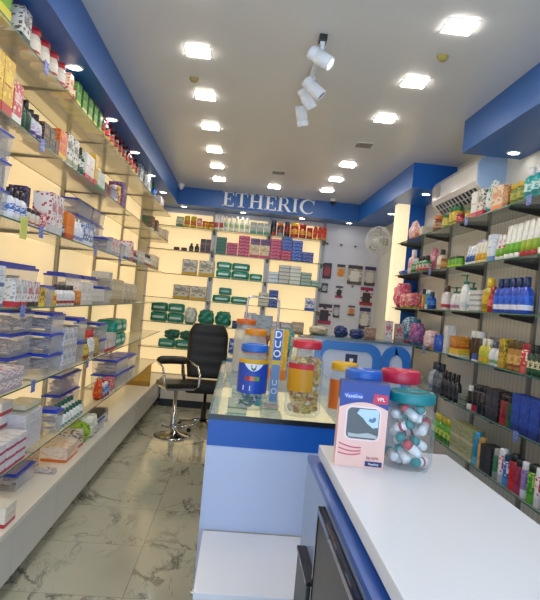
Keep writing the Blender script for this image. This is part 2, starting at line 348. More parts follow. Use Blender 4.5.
# ---------------------------------------------------------------- product meshes (each returns [(part name, mesh)])
_pc = {}
def P(kind, w, d, h, cols, clearbody=False):
    key = (kind, w, d, h, cols)
    if key in _pc: return _pc[key]
    c = list(cols) + [cols[-1]]*4; r = min(w, d)/2; out = []
    if kind == 'box':
        out = [('body', MB().box(-w/2, w/2, -d/2, d/2, 0, h, .0015).mesh('body', printed(c[0], c[1], c[2], 1.0)))]
        if h > .07 and w > .05:
            out.append(('label', MB().box(-w*.38, w*.30, -d/2-.0012, -d/2+.002, h*.52, h*.74).mesh('label', printed(c[2], c[1], c[0], 1.6, .4, .1))))
    elif kind == 'flatbox':
        out = [('body', MB().box(-w/2, w/2, -d/2, d/2, 0, h, .001).mesh('body', printed(c[0], c[1], c[2], .9, .4, .3)))]
    elif kind in ('bottle', 'pump', 'dropper'):
        hb = h*.74; prof = [(0, 0), (r*.94, 0), (r, r*.12), (r, hb*.72), (r*.9, hb*.86), (r*.42, hb), (r*.42, hb+h*.04)]
        out = [('body', MB().lathe(prof, 14, sy=.8 if kind == 'pump' else 1).mesh('body', mat(c[0], .25, 0, 0, .4)))]
        out.append(('label', MB().lathe([(r*1.01, hb*.14), (r*1.025, hb*.15), (r*1.025, hb*.66), (r*1.01, hb*.67)], 14, sy=.8 if kind == 'pump' else 1).mesh('label', printed(c[2], c[3], c[0], .8, .4, .35))))
        if kind == 'bottle': cp = MB().lathe([(r*.5, hb), (r*.52, hb+.001), (r*.5, h), (0, h)], 12)
        elif kind == 'dropper': cp = MB().lathe([(r*.5, hb), (r*.5, hb+h*.08), (r*.2, hb+h*.1), (r*.1, h), (0, h)], 10)
        else:
            cp = MB().lathe([(r*.48, hb), (r*.5, hb+h*.08), (r*.14, hb+h*.09), (r*.14, h-.008), (r*.32, h-.006), (r*.3, h), (0, h)], 10)
            cp.box(-r*.14, r*.14, -r*1.0, 0, h-.008, h-.001)
        out.append(('cap', cp.mesh('cap', mat(c[1], .3))))
    elif kind == 'jar':
        out = [('body', MB().lathe([(0, 0), (r*.92, 0), (r, h*.06), (r, h*.66), (r*.86, h*.76), (r*.86, h*.8)], 16).mesh('body', mat(c[0], .25, 0, 0, .4))),
               ('lid', MB().lathe([(r*.95, h*.77), (r*.97, h*.78), (r*.97, h*.98), (r*.92, h), (0, h)], 16).mesh('lid', mat(c[1], .35))),
               ('label', MB().lathe([(r*1.01, h*.14), (r*1.02, h*.15), (r*1.02, h*.56), (r*1.01, h*.57)], 16).mesh('label', printed(c[2], c[3], c[0], .8)))]
    elif kind == 'can':
        out = [('body', MB().lathe([(0, 0), (r*.96, 0), (r, .004), (r, h*.76), (r*.86, h*.8), (0, h*.8)], 14).mesh('body', printed(c[0], c[2], c[3], .7, .25, .3))),
               ('cap', MB().lathe([(r*.86, h*.78), (r*.88, h*.79), (r*.86, h*.97), (r*.78, h), (0, h)], 14).mesh('cap', mat(c[1], .3)))]
    elif kind == 'tube':
        m = MB(); n = 12; rings = []
        for k in range(6):
            f = k/5; z = h*.16 + h*.84*f; rx = r*(.9+.15*f); ry = r*.8*(1-f)+.002
            rings.append([m.bm.verts.new((rx*math.cos(2*PI*i/n), ry*math.sin(2*PI*i/n), z)) for i in range(n)])
        for a, b in zip(rings, rings[1:]):
            for i in range(n): m.bm.faces.new((a[i], a[(i+1) % n], b[(i+1) % n], b[i])).smooth = True
        m.bm.faces.new(rings[-1]); m.bm.faces.new(rings[0][::-1])
        out = [('body', m.mesh('body', printed(c[0], c[2], c[3], .5, .3, .36))), ('cap', MB().lathe([(0, 0), (r*.8, 0), (r*.85, h*.16), (0, h*.16)], 12).mesh('cap', mat(c[1], .3)))]
    elif kind in ('bag', 'pack', 'pouch'):
        m = MB(); rr = random.Random(str(key)); m.box(-.5, .5, -.5, .5, 0, 1)
        bmesh.ops.subdivide_edges(m.bm, edges=m.bm.edges[:], cuts=(5 if kind == 'pack' else 9), use_grid_fill=True)
        for v in m.bm.verts:
            x, y, z = v.co.x*2, v.co.y*2, v.co.z*2-1
            e = 7.0 if kind == 'pack' else 3.0
            L = (abs(x)**e + abs(y)**e + abs(z)**e)**(1/e); mxv = max(abs(x), abs(y), abs(z)); s = mxv/L if L else 1
            j = .015
            x, y, z = x*s, y*s, z*s
            nv = noise.noise_vector(Vector((x, y, z))*(1.3 if kind == 'pack' else 2.4) + Vector((h*90, w*70, 0)))
            am = .06 if kind == 'pack' else .24
            x += nv.x*am; y += nv.y*am; z += nv.z*am
            if kind == 'pouch': y *= (1-.65*max(0, z))*1.0
            v.co = Vector((x*w/2*(1+rr.uniform(-j, j)), y*d/2*(1+rr.uniform(-j, j)), max(0, (z+1)/2*h*(1+rr.uniform(-j, j)*.6))))
        for f in m.bm.faces: f.smooth = kind == 'pack'
        out = [('body', m.mesh('body', printed(c[0], c[1], c[2], .8, .3, .12)))]
        if kind == 'pack': out.append(('label', MB().box(-w*.34, w*.34, -d/2*1.03, -d/2*.9, h*.38, h*.62, .002).mesh('label', mat(c[1], .4))))
    elif kind == 'tub':
        t = .003
        m = MB().poly([(0, 0)], 0, 0) if 0 else MB()
        a = .93
        def ring(s, z): return [m.bm.verts.new((sx*w/2*s, sy*d/2*s, z)) for sx, sy in ((-1, -1), (1, -1), (1, 1), (-1, 1))]
        r0, r1 = ring(a, 0), ring(1, h*.86)
        m.bm.faces.new(r0[::-1])
        for i in range(4): m.bm.faces.new((r0[i], r0[(i+1) % 4], r1[(i+1) % 4], r1[i]))
        out = [('body', m.mesh('body', clear('dfe3e8', .17, .12, .5, 1.45))),
               ('lid', MB().box(-w/2-.004, w/2+.004, -d/2-.004, d/2+.004, h*.86, h*.93, .003).box(-w/2+.012, w/2-.012, -d/2+.012, d/2-.012, h*.92, h, .002).mesh('lid', mat(c[0], .3)))]
    elif kind == 'blister':
        out = [('card', MB().poly(rrect(-w/2, w/2, 0, h, .008), -.002, 0).mesh('card', printed(c[0], c[1], c[2], .8, .4, .2))),
               ('header', MB().box(-w/2, w/2, -.0035, -.0021, h*.82, h).mesh('header', mat(c[3], .4))),
               ('product', MB().poly(rrect(-w*.3, w*.3, h*.16, h*.7, .01), -.014, -.0021).mesh('product', mat(c[2], .35)))]
    _pc[key] = out; return out
CAT = {'box': 'box', 'flatbox': 'box', 'bottle': 'bottle', 'pump': 'bottle', 'dropper': 'bottle', 'jar': 'jar', 'can': 'can', 'tube': 'tube', 'bag': 'bag', 'pack': 'pack', 'pouch': 'pouch', 'tub': 'storage tub', 'blister': 'blister pack'}
NAME = {'box': 'medicine_box', 'flatbox': 'medicine_box', 'bottle': 'bottle', 'pump': 'pump_bottle', 'dropper': 'dropper_bottle', 'jar': 'small_jar', 'can': 'spray_can', 'tube': 'cream_tube', 'bag': 'plastic_bag', 'pack': 'soft_pack', 'pouch': 'pouch', 'tub': 'storage_tub', 'blister': 'blister_pack'}
def plural(s):
    head, tail = s, ''
    for sep in (' with ', ' of ', ' in '):
        if sep in s: head, tail = s.split(sep, 1); tail = sep + tail; break
    if head.endswith(('x', 'ch')): head += 'es'
    else: head += 's'
    return head + tail
def put(kind, w, d, h, cols, loc, rz, label, group=None, name=None, tilt=None, cat=None):
    parts = P(kind, w, d, h, cols)
    if len(parts) == 1: o = link(name or NAME[kind], parts[0][1], None, loc, rz, label, cat or CAT[kind], group)
    else:
        o = thing(name or NAME[kind], label, cat or CAT[kind], loc, rz, group)
        for pn, me in parts: link(pn, me, o)
    if tilt: o.rotation_euler = (tilt[0], tilt[1], rz)
    return o
strip_cache = {}
def tub_contents(o, w, d, h, phrase):
    """packed foil strips filling a clear tub: nobody could count them"""
    k = (w, d, h)
    if k not in strip_cache:
        m = MB(); r = random.Random(str(k)); n = max(5, int(w*d*900))
        for i in range(n):
            a, b, c = r.uniform(.02, .035), r.uniform(.03, .06), r.uniform(.006, .012)
            x = r.uniform(-w*.43+a/1.5, w*.43-a/1.5) ; y = r.uniform(-d*.43+b/1.8, d*.43-b/1.8); z = r.uniform(.014, max(.02, h*.74-.014))
            if d*.43 < b/1.8: y = 0
            m.box(-a/2, a/2, -b/2, b/2, -c/2, c/2, 0, Matrix.Translation((x, y, z)) @ Matrix.Rotation(r.uniform(-.25, .25), 4, 'Y') @ Matrix.Rotation(r.uniform(-.2, .2), 4, 'Z'))
        strip_cache[k] = m.mesh('medicine_strips', printed('d0ccc8', 'a8a4b4', 'b87878', 3, .35))
    lb = 'foil strips inside ' + phrase
    if len(lb.split()) > 16: lb = 'foil strips in ' + phrase.replace(' on ', ', ').replace('of ', '')
    if len(lb.split()) > 16: lb = 'foil strips in ' + phrase.replace(' on ', ' ').replace(' along,', ',').replace('clear ', '')
    if len(lb.split()) > 16: lb = 'foil strips in ' + phrase.split(' beside ')[0] + ', ' + phrase.split(' on ')[-1]
    link('medicine_strips', strip_cache[k], None, o.location, o.rotation_euler.z, label=lb, cat='medicine strips', kind='stuff')

# ---------------------------------------------------------------- rows of products
used = {}
def uniq(lb, grp):
    used.setdefault(lb, []).append(grp)
    return lb
class Shelf:
    """rows of goods on one shelf; s runs along it, in metres from the entrance (or from the long wall)"""
    def __init__(s, side, z, phrase):
        s.side, s.z, s.phrase = side, z, phrase; s.pos = 0; s.prev = None; s.end = None
        s.frm = 'from the entrance' if side in 'LRG' else 'from the long wall'
    def at(s, px, inset=.04):
        """metres along the shelf of the place seen at image column px"""
        k = .092*(EYE - s.z)
        if s.side == 'B': s.pos = (px-239)/FPX*7.97 + k
        else:
            a = {'L': -1.0-inset, 'G': -.97-inset, 'R': 1.62+inset}[s.side]
            s.pos = FPX*(a-k)/(px-239)
        if s.end is not None and inset < .08: s.pos = min(s.pos, s.end) if s.side == 'R' else max(s.pos, s.end)
        return s
    def xyz(s, p, inset, d, z):
        f = {'L': -1.0, 'G': -.95, 'R': 1.62, 'B': 7.95}[s.side]
        if s.side in 'LG': return (f-inset-d/2, p, z), PI/2
        if s.side == 'R': return (f+inset+d/2, p, z), -PI/2
        return (p, f+inset+d/2, z), 0
    def run(s, kind, desc, w, d, h, cols, n=1, rows=1, gap=.008, inset=.012, z=None, jit=.05, move=True, name=None, step=None, fill=True):
        cols = tuple(cols.split()); z0 = (s.z if z is None else z) + .0005
        sign = -1 if s.side == 'R' else 1
        p = s.pos
        grp = None if n*rows == 1 else plural(desc) + ' on the ' + s.phrase
        for i in range(n):
            for k in range(rows):
                loc, rz = s.xyz(p + (w/2 if s.side != 'R' else -w/2), inset, d, z0 + k*(h+.0008))
                if n*rows == 1:
                    lb = '%s on %s' % (desc, s.phrase)
                    if s.prev and len((lb + ' beside ' + s.prev).split()) <= 16: lb = '%s beside %s on %s' % (desc, s.prev, s.phrase)
                elif rows == 1:
                    o_ = i if s.side != 'R' else n-1-i
                    lb = '%s %s of %s %s on %s' % (ORD[o_+1], s.frm, NUM[n], plural(desc), s.phrase)
                elif n == 1:
                    lb = '%s up of %s stacked %s on %s' % (ORD[k+1], NUM[rows], plural(desc), s.phrase)
                else:
                    o_ = i if s.side != 'R' else n-1-i
                    lb = '%s, %s up in %s stack along, on %s' % (desc, ORD[k+1], ORD[o_+1], s.phrase)
                o = put(kind, w, d, h, cols, loc, rz + (rng.uniform(-jit, jit) if rows == 1 else rng.uniform(-.015, .015)), lb, grp, name)
                uniq(lb, grp)
                if kind == 'tub' and fill: tub_contents(o, w, d, h, lb)
            st = (step or (w + gap))
            p += st if s.side != 'R' else -st
        if move: s.pos = p
        if move and inset < .1 and z is None: s.end = p
        if n*rows == 1: s.prev = desc.split(' with ')[0]
        else: s.prev = plural(desc).split(' with ')[0]
        return s

BL = '1c3fb8'
LW = 'backlit-wall shelf'
# ---- long backlit wall, from the top
s = Shelf('L', ZL[0], 'top ' + LW); s.prev = None
s.at(-26); s.run('box', 'large green yellow carton', .16, .22, .27, '6a9a2c c8c02a 3c7a22', 2, inset=.02)
s.at(19); s.run('box', 'white black carton', .10, .12, .14, 'dcdcd8 1c1c1e 6a5a50')
s.at(33); s.run('jar', 'red-lidded white jar', .085, .085, .13, 'e8dcc8 c02030 f0e4d0 b82838', 4, gap=.045)
s.run('box', 'small yellow white carton', .07, .10, .12, 'e0d8c0 d8a020 c03030', 1); s.run('bottle', 'red bottle', .06, .06, .12, 'b02030 e0d8d0 e8d0c0 c03030', 1)
s.at(74); s.run('box', 'green yellow carton', .08, .10, .13, '5a9a30 c8c830 2a6a28', 5, gap=.05)
s.at(95.5); s.run('bottle', 'dark red-capped syrup bottle', .062, .062, .17, '2a1410 801a2c c83838 c8a040', 10, gap=.085)
s.at(138); s.run('box', 'silver white carton', .12, .10, .17, 'b8bcc0 e4e4e4 6c7078', 3, gap=.15)
s.at(153); s.run('bottle', 'blue green-capped bottle', .08, .08, .16, '2060c0 20a060 3080d0 e0e0e0', 1)
s.at(158); s.run('box', 'pale pink carton', .12, .1, .10, 'd8c0c8 a06070 ffffff', 2, gap=.1)
s = Shelf('L', ZL[1], 'second ' + LW)
s.at(-12); s.run('box', 'tall yellow red carton', .10, .12, .23, 'd8a828 c03028 f0d040', 2); s.run('box', 'red white carton', .10, .12, .17, 'c83440 e4e0dc e8c8c0', 1)
s.at(19); s.run('bottle', 'dark green bottle', .062, .062, .15, '18402c 101814 1c5034 204030', 2); s.run('bottle', 'white dark-capped bottle', .065, .065, .13, 'd4d4dc 202028 b8a8c0 503878', 2)
s.run('box', 'black carton', .085, .10, .115, '1c1a1a 3a3230 8a6a40', 2); s.run('box', 'small black red carton', .05, .06, .08, '201818 7a2020 b04030', 1)
s.run('box', 'orange yellow carton', .13, .10, .15, 'd87820 e8b82c c83820', 1); s.run('box', 'white carton with black print', .11, .10, .17, 'd8d8cc 88906c 1c2418', 2); s.run('bottle', 'tall dark green bottle', .07, .07, .17, '1c4434 0c201a d8dcd0 30604c', 2)
s.run('box', 'white red-striped carton', .10, .10, .16, 'dcd8d0 c83038 e8e4e0', 2); s.run('box', 'yellow red-topped carton', .09, .09, .20, 'd0a020 c03028 e0c040', 1)
s.run('box', 'white carton with green print', .10, .1, .12, 'd8dcd4 30a048 c0c8c0', 2); s.run('box', 'dark red carton', .09, .1, .08, '702020 b04040 401010', 2)
s.run('tub', 'small blue-lidded tub', .2, .2, .09, BL, 1); s.run('bottle', 'purple white-capped bottle', .07, .07, .14, '6a58a0 d8d0e0 8070b0 e0e0e0', 1)
s.run('can', 'yellow can', .10, .10, .15, 'd8b020 e0c040 e0a020 b06018', 1, gap=.03); s.run('box', 'purple carton', .12, .12, .2, '5c3468 88589a a080b0', 1)
s.at(150); s.run('box', 'green white red-topped carton', .14, .12, .16, '2c5a40 c8ccc4 b02838', 2, gap=.2); s.run('box', 'beige carton', .14, .14, .12, 'b8a890 907858 d8ccb8', 2, gap=.1)
s.run('box', 'far beige red carton', .13, .12, .15, 'b8a890 a03838 e0d8cc', 2, gap=.01)
s = Shelf('L', ZL[2], 'third ' + LW)
s.at(-18); s.run('tub', 'blue-lidded clear tub', .24, .26, .118, BL, 1, 3, inset=.02)
s.at(9); s.run('bottle', 'white blue-labelled bottle', .06, .06, .14, 'dcdce0 28202c 3868b0 e0e0e8', 3)
s.run('jar', 'small pale jar with dark lid', .055, .055, .08, 'd8d0c8 403030 c8b090 b03838', 3); s.run('box', 'small red white carton', .06, .06, .09, 'c83848 e8dcdc f0f0f0', 1)
s.at(29); s.run('box', 'white black-ended carton', .09, .09, .19, 'd8dad8 18181a 404448', 1, inset=.15, z=ZL[2]); 
s.at(42, .04); s.run('box', 'tall black white carton', .07, .09, .22, '1a1820 d4d4dc 5858a0', 1, inset=.13)
s.at(47); s.run('box', 'tall white red-marked carton', .10, .10, .21, 'dcdcdc c8c8cc b03c44', 2); 
s.run('bottle', 'small dark bottle', .06, .06, .10, '2a2426 181818 c8c8d0 503030', 1)
s.run('box', 'orange carton with red print', .16, .10, .15, 'd88428 b83c18 e86a20', 1)
s.run('dropper', 'white nozzle bottle', .07, .07, .15, 'dfe2ea e8eaf0 c8ccd8 7888b8', 3); s.run('box', 'blue white carton', .10, .10, .14, '5878b0 d8dce8 e8ecf4', 2)
s.at(83, .1); s.run('tub', 'wide blue-lidded tub', .36, .14, .11, BL, 2, 3, inset=.14, gap=.05)
s.at(104); s.run('tub', 'blue-lidded narrow tub', .16, .12, .11, BL, 1); s.run('box', 'white grey carton', .10, .10, .13, 'd4d4d4 a8a8b4 c04050', 3); s.run('tub', 'square blue-lidded tub', .22, .2, .12, BL, 1)
s.run('box', 'white carton with blue print', .11, .1, .12, 'd8d8dc 4858a8 b8b8c0', 2)
s.run('box', 'white carton with red square', .12, .12, .18, 'e4dcdc c02830 c02830', 1); s.run('bottle', 'black white-labelled bottle', .07, .07, .11, '202024 c03040 d8d8dc 606068', 3, gap=.03)
s.run('box', 'pale grey carton', .15, .14, .13, 'b8b8b4 8c8c88 d8d8d8', 2, gap=.05)
s.run('bottle', 'small grey bottle', .08, .08, .14, 'a8a8a0 383030 d8d8d0 b04040', 4, gap=.05); s.run('box', 'far cream carton', .14, .14, .16, 'c8bca4 a08868 e8e0d0', 3, gap=.05)
s = Shelf('L', ZL[3], 'fourth ' + LW)
s.at(-16); s.run('box', 'pale blue white carton', .09, .10, .09, 'd4dae0 4870a8 b8c4d0', 2, 2, inset=.02); 
s.at(12); s.run('box', 'white carton with red edge', .075, .08, .13, 'dcdcdc b83040 98a0a8', 2, inset=.012); s.run('box', 'white black-printed carton', .075, .08, .125, 'd8d8da 282830 b04048', 2)
s.run('box', 'square yellow carton', .09, .08, .10, 'd8b428 e4c848 2c2820', 1); s.run('tub', 'small clear blue-lidded tub', .14, .10, .11, BL, 1)
s.run('bottle', 'yellow red-labelled bottle', .06, .06, .11, 'd8b020 30241c c03028 e0c040', 1); s.run('bottle', 'small white bottle', .055, .055, .12, 'dcdcdc 383038 c8c8c8 a04040', 5, gap=.02)
s.run('box', 'orange brown carton', .09, .09, .09, 'c87428 884820 e0a048', 1); s.run('box', 'plain white carton', .14, .1, .15, 'dcdad8 c8c4c4 b8b8b8', 2); 
s.run('box', 'grey white carton', .11, .1, .11, 'c4c4c4 8c8c94 dcdcdc', 3); s.run('tub', 'far blue-lidded tub', .22, .10, .13, BL, 1); s.run('box', 'striped beige carton', .14, .11, .2, 'b0a48c 8c8068 d0c8b4', 3)
s.run('box', 'far pale carton', .14, .10, .18, 'b8ac98 8c8470 dcd4c4', 4, gap=.06)
s.at(-3, .15); s.run('tub', 'long clear blue-lidded tub', .52, .14, .21, BL, 1, inset=.13)
s.at(63, .15); s.run('tub', 'tall clear blue-lidded tub', .36, .14, .2, BL, 2, inset=.13, gap=.12)
s.at(105, .15); s.run('box', 'tall white blue-striped carton', .18, .14, .26, 'd8dce0 4a78b8 e4e8ec', 1, inset=.13); s.run('tub', 'pale blue-lidded tub', .3, .14, .2, BL, 2, inset=.13)
s = Shelf('L', ZL[4], 'fifth ' + LW)
s.at(-30); s.run('flatbox', 'pink white flat carton', .13, .12, .05, 'd8ccd0 c04870 e8e4e8', 2, 3, inset=.02); s.run('flatbox', 'white flat carton', .13, .12, .05, 'dad8da a8a4b0 b03c50', 2, 2)
s.at(5, .14); s.run('tub', 'wide clear tub with blue lid', .30, .16, .12, BL, 1, 3, inset=.11)
s.at(46); s.run('tub', 'stacked clear tub with blue lid', .24, .24, .115, BL, 1, 3, inset=.015)
s.run('box', 'white upright carton', .09, .12, .12, 'd8d8dc b0b0bc 7c90b8', 3, 2); s.run('tub', 'tall stacked blue-lidded tub', .20, .2, .15, BL, 1, 2)
s.run('bottle', 'yellow green bottle', .065, .065, .15, 'b8a030 5c6c28 d8c050 a04020', 2); s.run('bottle', 'tall white bottle', .07, .07, .20, 'dcdcdc c83030 e0e0e4 a8a8b0', 2); s.run('box', 'mustard carton', .1, .1, .14, 'b89838 806020 d8c880', 1)
s.run('tub', 'clear tub under white carton', .24, .2, .12, BL, 1, 2); s.run('box', 'white red carton', .11, .11, .14, 'd8d4d4 b83040 c0c0c8', 3); s.run('pack', 'teal soft pack', .24, .18, .12, '18806c c8e0d8 20a088', 2, 2)
s = Shelf('L', ZL[5], 'lowest ' + LW)
s.at(-20); s.run('flatbox', 'white magenta medicine carton', .11, .11, .045, 'dcdce0 b02c60 c8c8d0', 4, 3, gap=.02, inset=.01); 
s.at(2, .14); s.run('flatbox', 'white carton with red dashes', .15, .12, .065, 'd8d8da b03848 e4e4e8', 1, 4, inset=.14)
s.at(24, .06); s.run('box', 'big white box with red stripe', .28, .2, .19, 'd0d0d8 d8d8dc c0c4d0', 1, inset=.05); s.prev = 'red-striped box'
pz = ZL[5]+.1915; 
s.at(26, .08); s.run('flatbox', 'long flat cream carton', .24, .12, .035, 'd4cfb4 98a078 e0dcc8', 1, inset=.08, z=pz, jit=.02)
s.at(53); s.run('tub', 'small tub with bright blue lid', .14, .12, .14, BL, 1)
s.run('bottle', 'green-capped white bottle', .052, .052, .10, 'dce4e4 0c5848 e4e8e8 60a090', 7, gap=.02, inset=.012)
s.at(58, .08); s.run('bottle', 'rear green-capped bottle', .052, .052, .11, 'dce4e4 0c5848 e4e8e8 60a090', 7, gap=.02, inset=.09, move=False)
s.at(60, .16); s.run('tub', 'big clear tub with blue lid', .50, .12, .13, BL, 1, 2, inset=.155)
s.at(99, .03); s.run('pouch', 'orange red pouch', .10, .07, .17, 'd84820 b82818 e88030', 1); s.run('bottle', 'small blue white bottle', .06, .06, .11, '4878b8 d8e0e8 a0c0d8 c03040', 3, gap=.03)
s.run('box', 'small red white box', .08, .08, .12, 'b83038 dcdcd8 e0c8c0', 2); s.run('tub', 'middle clear tub with blue lid', .26, .22, .13, BL, 2, 2); s.run('tub', 'end clear tub with blue lid', .22, .22, .12, BL, 2, 2)
# ---- goods on the white ledge
s = Shelf('G', .38, 'long white ledge')
s.at(4, .0); s.run('box', 'small white box with red base line', .13, .12, .09, 'd8d4c8 b03038 e0dccf', 1, inset=.0, jit=.02)
s.at(20, .10); s.run('tub', 'flat blue-lidded tub', .30, .17, .09, '1b3fae', 1, inset=.125, jit=.02)
s.at(50, .05); s.run('box', 'small cream silver carton', .05, .12, .03, 'd0ccc0 a8a4a0 a04030', 1, inset=.03)
s.run('box', 'slim brown cream carton', .06, .06, .12, 'c8a888 a04828 e0c8a8', 1, inset=.16)
s.at(62, .05); s.run('box', 'orange-edged white box', .26, .16, .09, 'e0d4c4 d87428 dcb090', 1, inset=.03, jit=.02)
s.run('box', 'white red carton with dark figure', .20, .14, .11, 'd8d0c4 b83840 3c2424', 1, inset=.05); s.run('bag', 'lime green bag', .12, .14, .14, '9cc030 c8d070 6a9020', 1, inset=.03)
s.run('bag', 'milky white plastic bag', .2, .2, .17, 'd0d4c0 c0c8b0 e0e0d0', 1, inset=.02)
s.run('tub', 'small blue-lidded tub under black box', .22, .16, .10, '1b3fae', 1, inset=.03)
s.run('flatbox', 'black white flat box', .26, .2, .05, '24241f d8d8cc 181818', 1, inset=.05, z=.49, move=False) if 0 else None
put('flatbox', .28, .2, .05, ('20221e', 'd4d4c8', '303030'), (s.xyz(s.pos-.12, .02, .2, .4815)), PI/2, 'black and white flat box lying on the small blue-lidded tub') if 0 else None
l_, r_ = s.xyz(s.pos-.12, .02, .2, .4815)
put('flatbox', .24, .18, .05, ('20221e', 'd4d4c8', '303030'), l_, r_, 'black and white flat box lying on the small blue-lidded tub')
s.run('jar', 'grey white roll', .12, .12, .11, 'b8b8b0 8c8c88 d0d0c8 a0a098', 2, gap=.03, inset=.05)
MB().poly([(0, 0), (.31, 0), (.31, .28)], -.012, 0).obj('cardboard_panel', printed('b08a28', '94701c', 'c89c38', 3), None, loc=(-1.26, 7.0, .3805), label='mustard yellow triangular cardboard panel standing on the long white ledge', cat='panel')

# ---- end wall
BW = 'end-wall shelf'
s = Shelf('B', ZB[0], 'top ' + BW)
s.at(176); s.run('box', 'green cream carton', .10, .1, .13, 'a8b088 507840 e0e0c0', 1); s.at(184); s.run('jar', 'yellow jar with red label', .075, .075, .15, 'd0b020 c8a818 c03020 e0c040', 2, gap=.01)
s.run('box', 'small red orange carton', .065, .08, .13, 'd04830 e8c040 f0e0d0', 1); s.run('jar', 'short yellow jar', .08, .08, .10, 'd8b82c c03828 c84030 e8d060', 2, gap=.0)
s.at(206); s.run('tube', 'tall white tube', .06, .06, .22, 'e0dcd8 d8d8d8 b04858 d8d4d0', 2, gap=.004)
s.at(217); s.run('bottle', 'white bottle with green base', .06, .06, .20, 'dce4dc e4e4e4 70a870 e4e8e0', 5, gap=.012)
s.at(238); s.run('box', 'grey green carton', .085, .09, .15, '909c90 38886c c8ccc8', 3)
s.at(254); s.run('can', 'navy can', .075, .075, .20, '202838 303848 a02828 384058', 1); s.run('can', 'dark can with orange cap', .09, .09, .18, '384050 d87830 808898 c03830', 1); s.run('can', 'maroon can with dark cap', .08, .08, .20, '701c28 303848 401820 a83038', 1)
s.at(277); s.run('jar', 'red jar with yellow lid', .11, .11, .20, 'b82820 d8b028 e0b040 a02018', 1); s.at(289); s.run('jar', 'tall red jar', .095, .095, .19, 'b02820 a82820 d8a038 7c1818', 1); s.at(298); s.run('jar', 'small red jar', .08, .08, .15, 'b02820 982018 d8a838 801818', 1)
s.at(306); s.run('pouch', 'red orange pouch', .055, .06, .18, 'c83020 e0a030 e86030', 3, gap=.008)
s = Shelf('B', ZB[1], 'second ' + BW)
s.at(174); s.run('box', 'tiny dark carton', .07, .08, .04, '2c2024 803030 605058', 2, gap=.03); s.at(187); s.run('bottle', 'short dark bottle', .06, .06, .11, '1c2830 485058 303840 708068', 2, gap=.015)
s.at(197); s.run('box', 'tall black carton', .065, .08, .18, '201c20 502838 7c6068', 2, gap=.005)
s.at(207.5); s.run('box', 'small grey carton', .05, .06, .04, '58585c 302c30 8c8c90', 1)
s.at(215.5); s.run('flatbox', 'dark green carton', .135, .15, .045, '1c5c4c 184c40 5c9484', 1, 5)
s.run('flatbox', 'magenta carton', .145, .15, .041, 'a82c58 7c1c40 e0a0b8', 1, 4); s.run('flatbox', 'crimson carton', .15, .15, .045, 'b42c54 7c1c40 e8b0c4', 1, 6)
s.run('box', 'cream pink carton', .13, .15, .17, 'cfc4a8 b83858 a88c60', 2); l1 = s.pos
s.run('flatbox', 'magenta pink carton', .145, .15, .045, 'b02c5c 801c44 e0a8bc', 1, 6); s.run('flatbox', 'cherry red carton', .135, .15, .042, 'b82c50 801c44 e0a0b8', 1, 3, move=False)
s.run('flatbox', 'blue carton above cherry cartons', .135, .15, .045, '2448a8 18347c 90a8d8', 1, 4, z=ZB[1]+.132, name='medicine_box'); s.run('flatbox', 'royal blue carton', .14, .15, .046, '2450b4 18347c a0b8e0', 1, 6); s.run('flatbox', 'low blue carton', .15, .15, .045, '1c3c98 142c70 b8c4e0', 1, 3)
s.pos = l1-.272; s.run('flatbox', 'purple carton above cream cartons', .13, .15, .04, '583868 38204c 9070a0', 2, 2, z=ZB[1]+.172)
s = Shelf('B', ZB[2], 'third ' + BW)
s.at(181.5); s.run('box', 'white carton with yellow base', .20, .15, .21, 'cccabc c8a020 7c7c78', 2, gap=.03)
s.at(214); s.run('pack', 'teal diaper pack', .20, .18, .11, '14806c c0dcd4 1c9c84', 1, 2); s.run('pack', 'big teal diaper pack', .24, .18, .11, '107464 c4e0d8 189480', 1, 2); s.run('pack', 'low teal diaper pack', .17, .18, .10, '14806c c0dcd4 1c9c84', 1)
s.at(268); s.run('flatbox', 'pale blue white carton', .13, .15, .05, 'c8d4dc 88a8c0 e8ecf0', 1, 3); s.run('flatbox', 'grey white carton', .14, .15, .05, 'b4b8b4 888c8c d8d8d4', 1, 5); s.run('flatbox', 'white green carton', .15, .15, .05, 'ccd0c8 90a898 e0e0dc', 1, 5); s.run('flatbox', 'grey green flat carton', .14, .15, .045, '90a89c 50806c c8d0c8', 1, 4)
s.pos += 0; s.run('flatbox', 'mint carton', .09, .15, .042, '88b09c 40806c c8dcd0', 1, 2)
s = Shelf('B', ZB[3], 'fourth ' + BW)
s.at(173); s.run('box', 'white carton with mustard base', .21, .15, .19, 'c8c6b8 c09c20 787874', 2, gap=.02)
s.at(212); s.run('pack', 'long teal pack', .24, .18, .10, '10705c b8d4cc 188c74', 2, gap=.01)
s.pos -= .42; s.run('pack', 'upper teal pack', .17, .16, .10, '2a7c78 88b8b0 206c68', 1, z=ZB[3]+.105)
s.at(258); s.run('flatbox', 'grey cream carton', .13, .15, .046, 'b8b8a4 8c8c7c dcdccc', 1, 4, gap=.01); s.run('flatbox', 'deep blue carton', .12, .15, .046, '2040a0 18306c 90a4d0', 1, 5)
s.at(305); s.run('box', 'white carton with blue swoosh', .13, .05, .17, 'd8dce4 2c50a8 2c50a8', 1)
s = Shelf('B', ZB[4], 'fifth ' + BW)
s.at(150); s.run('pack', 'green diaper pack', .22, .18, .13, '18785c b8d0c8 209078', 2, 2); s.run('bag', 'white teal bag', .16, .18, .22, 'b8c4bc 2c8070 e0e4e0', 1, gap=.03); s.run('bag', 'green bag', .20, .18, .21, '1c7060 b0ccc0 28907c', 2, gap=.03)
s.at(209); s.run('box', 'flat navy carton', .14, .15, .10, '202c5c 18204c 5060a0', 1); s.run('box', 'navy white box', .17, .15, .23, 'c0bcc4 303060 d8d8dc', 1); s.run('box', 'dark navy box', .16, .15, .18, '282850 404068 c8c4cc', 1)
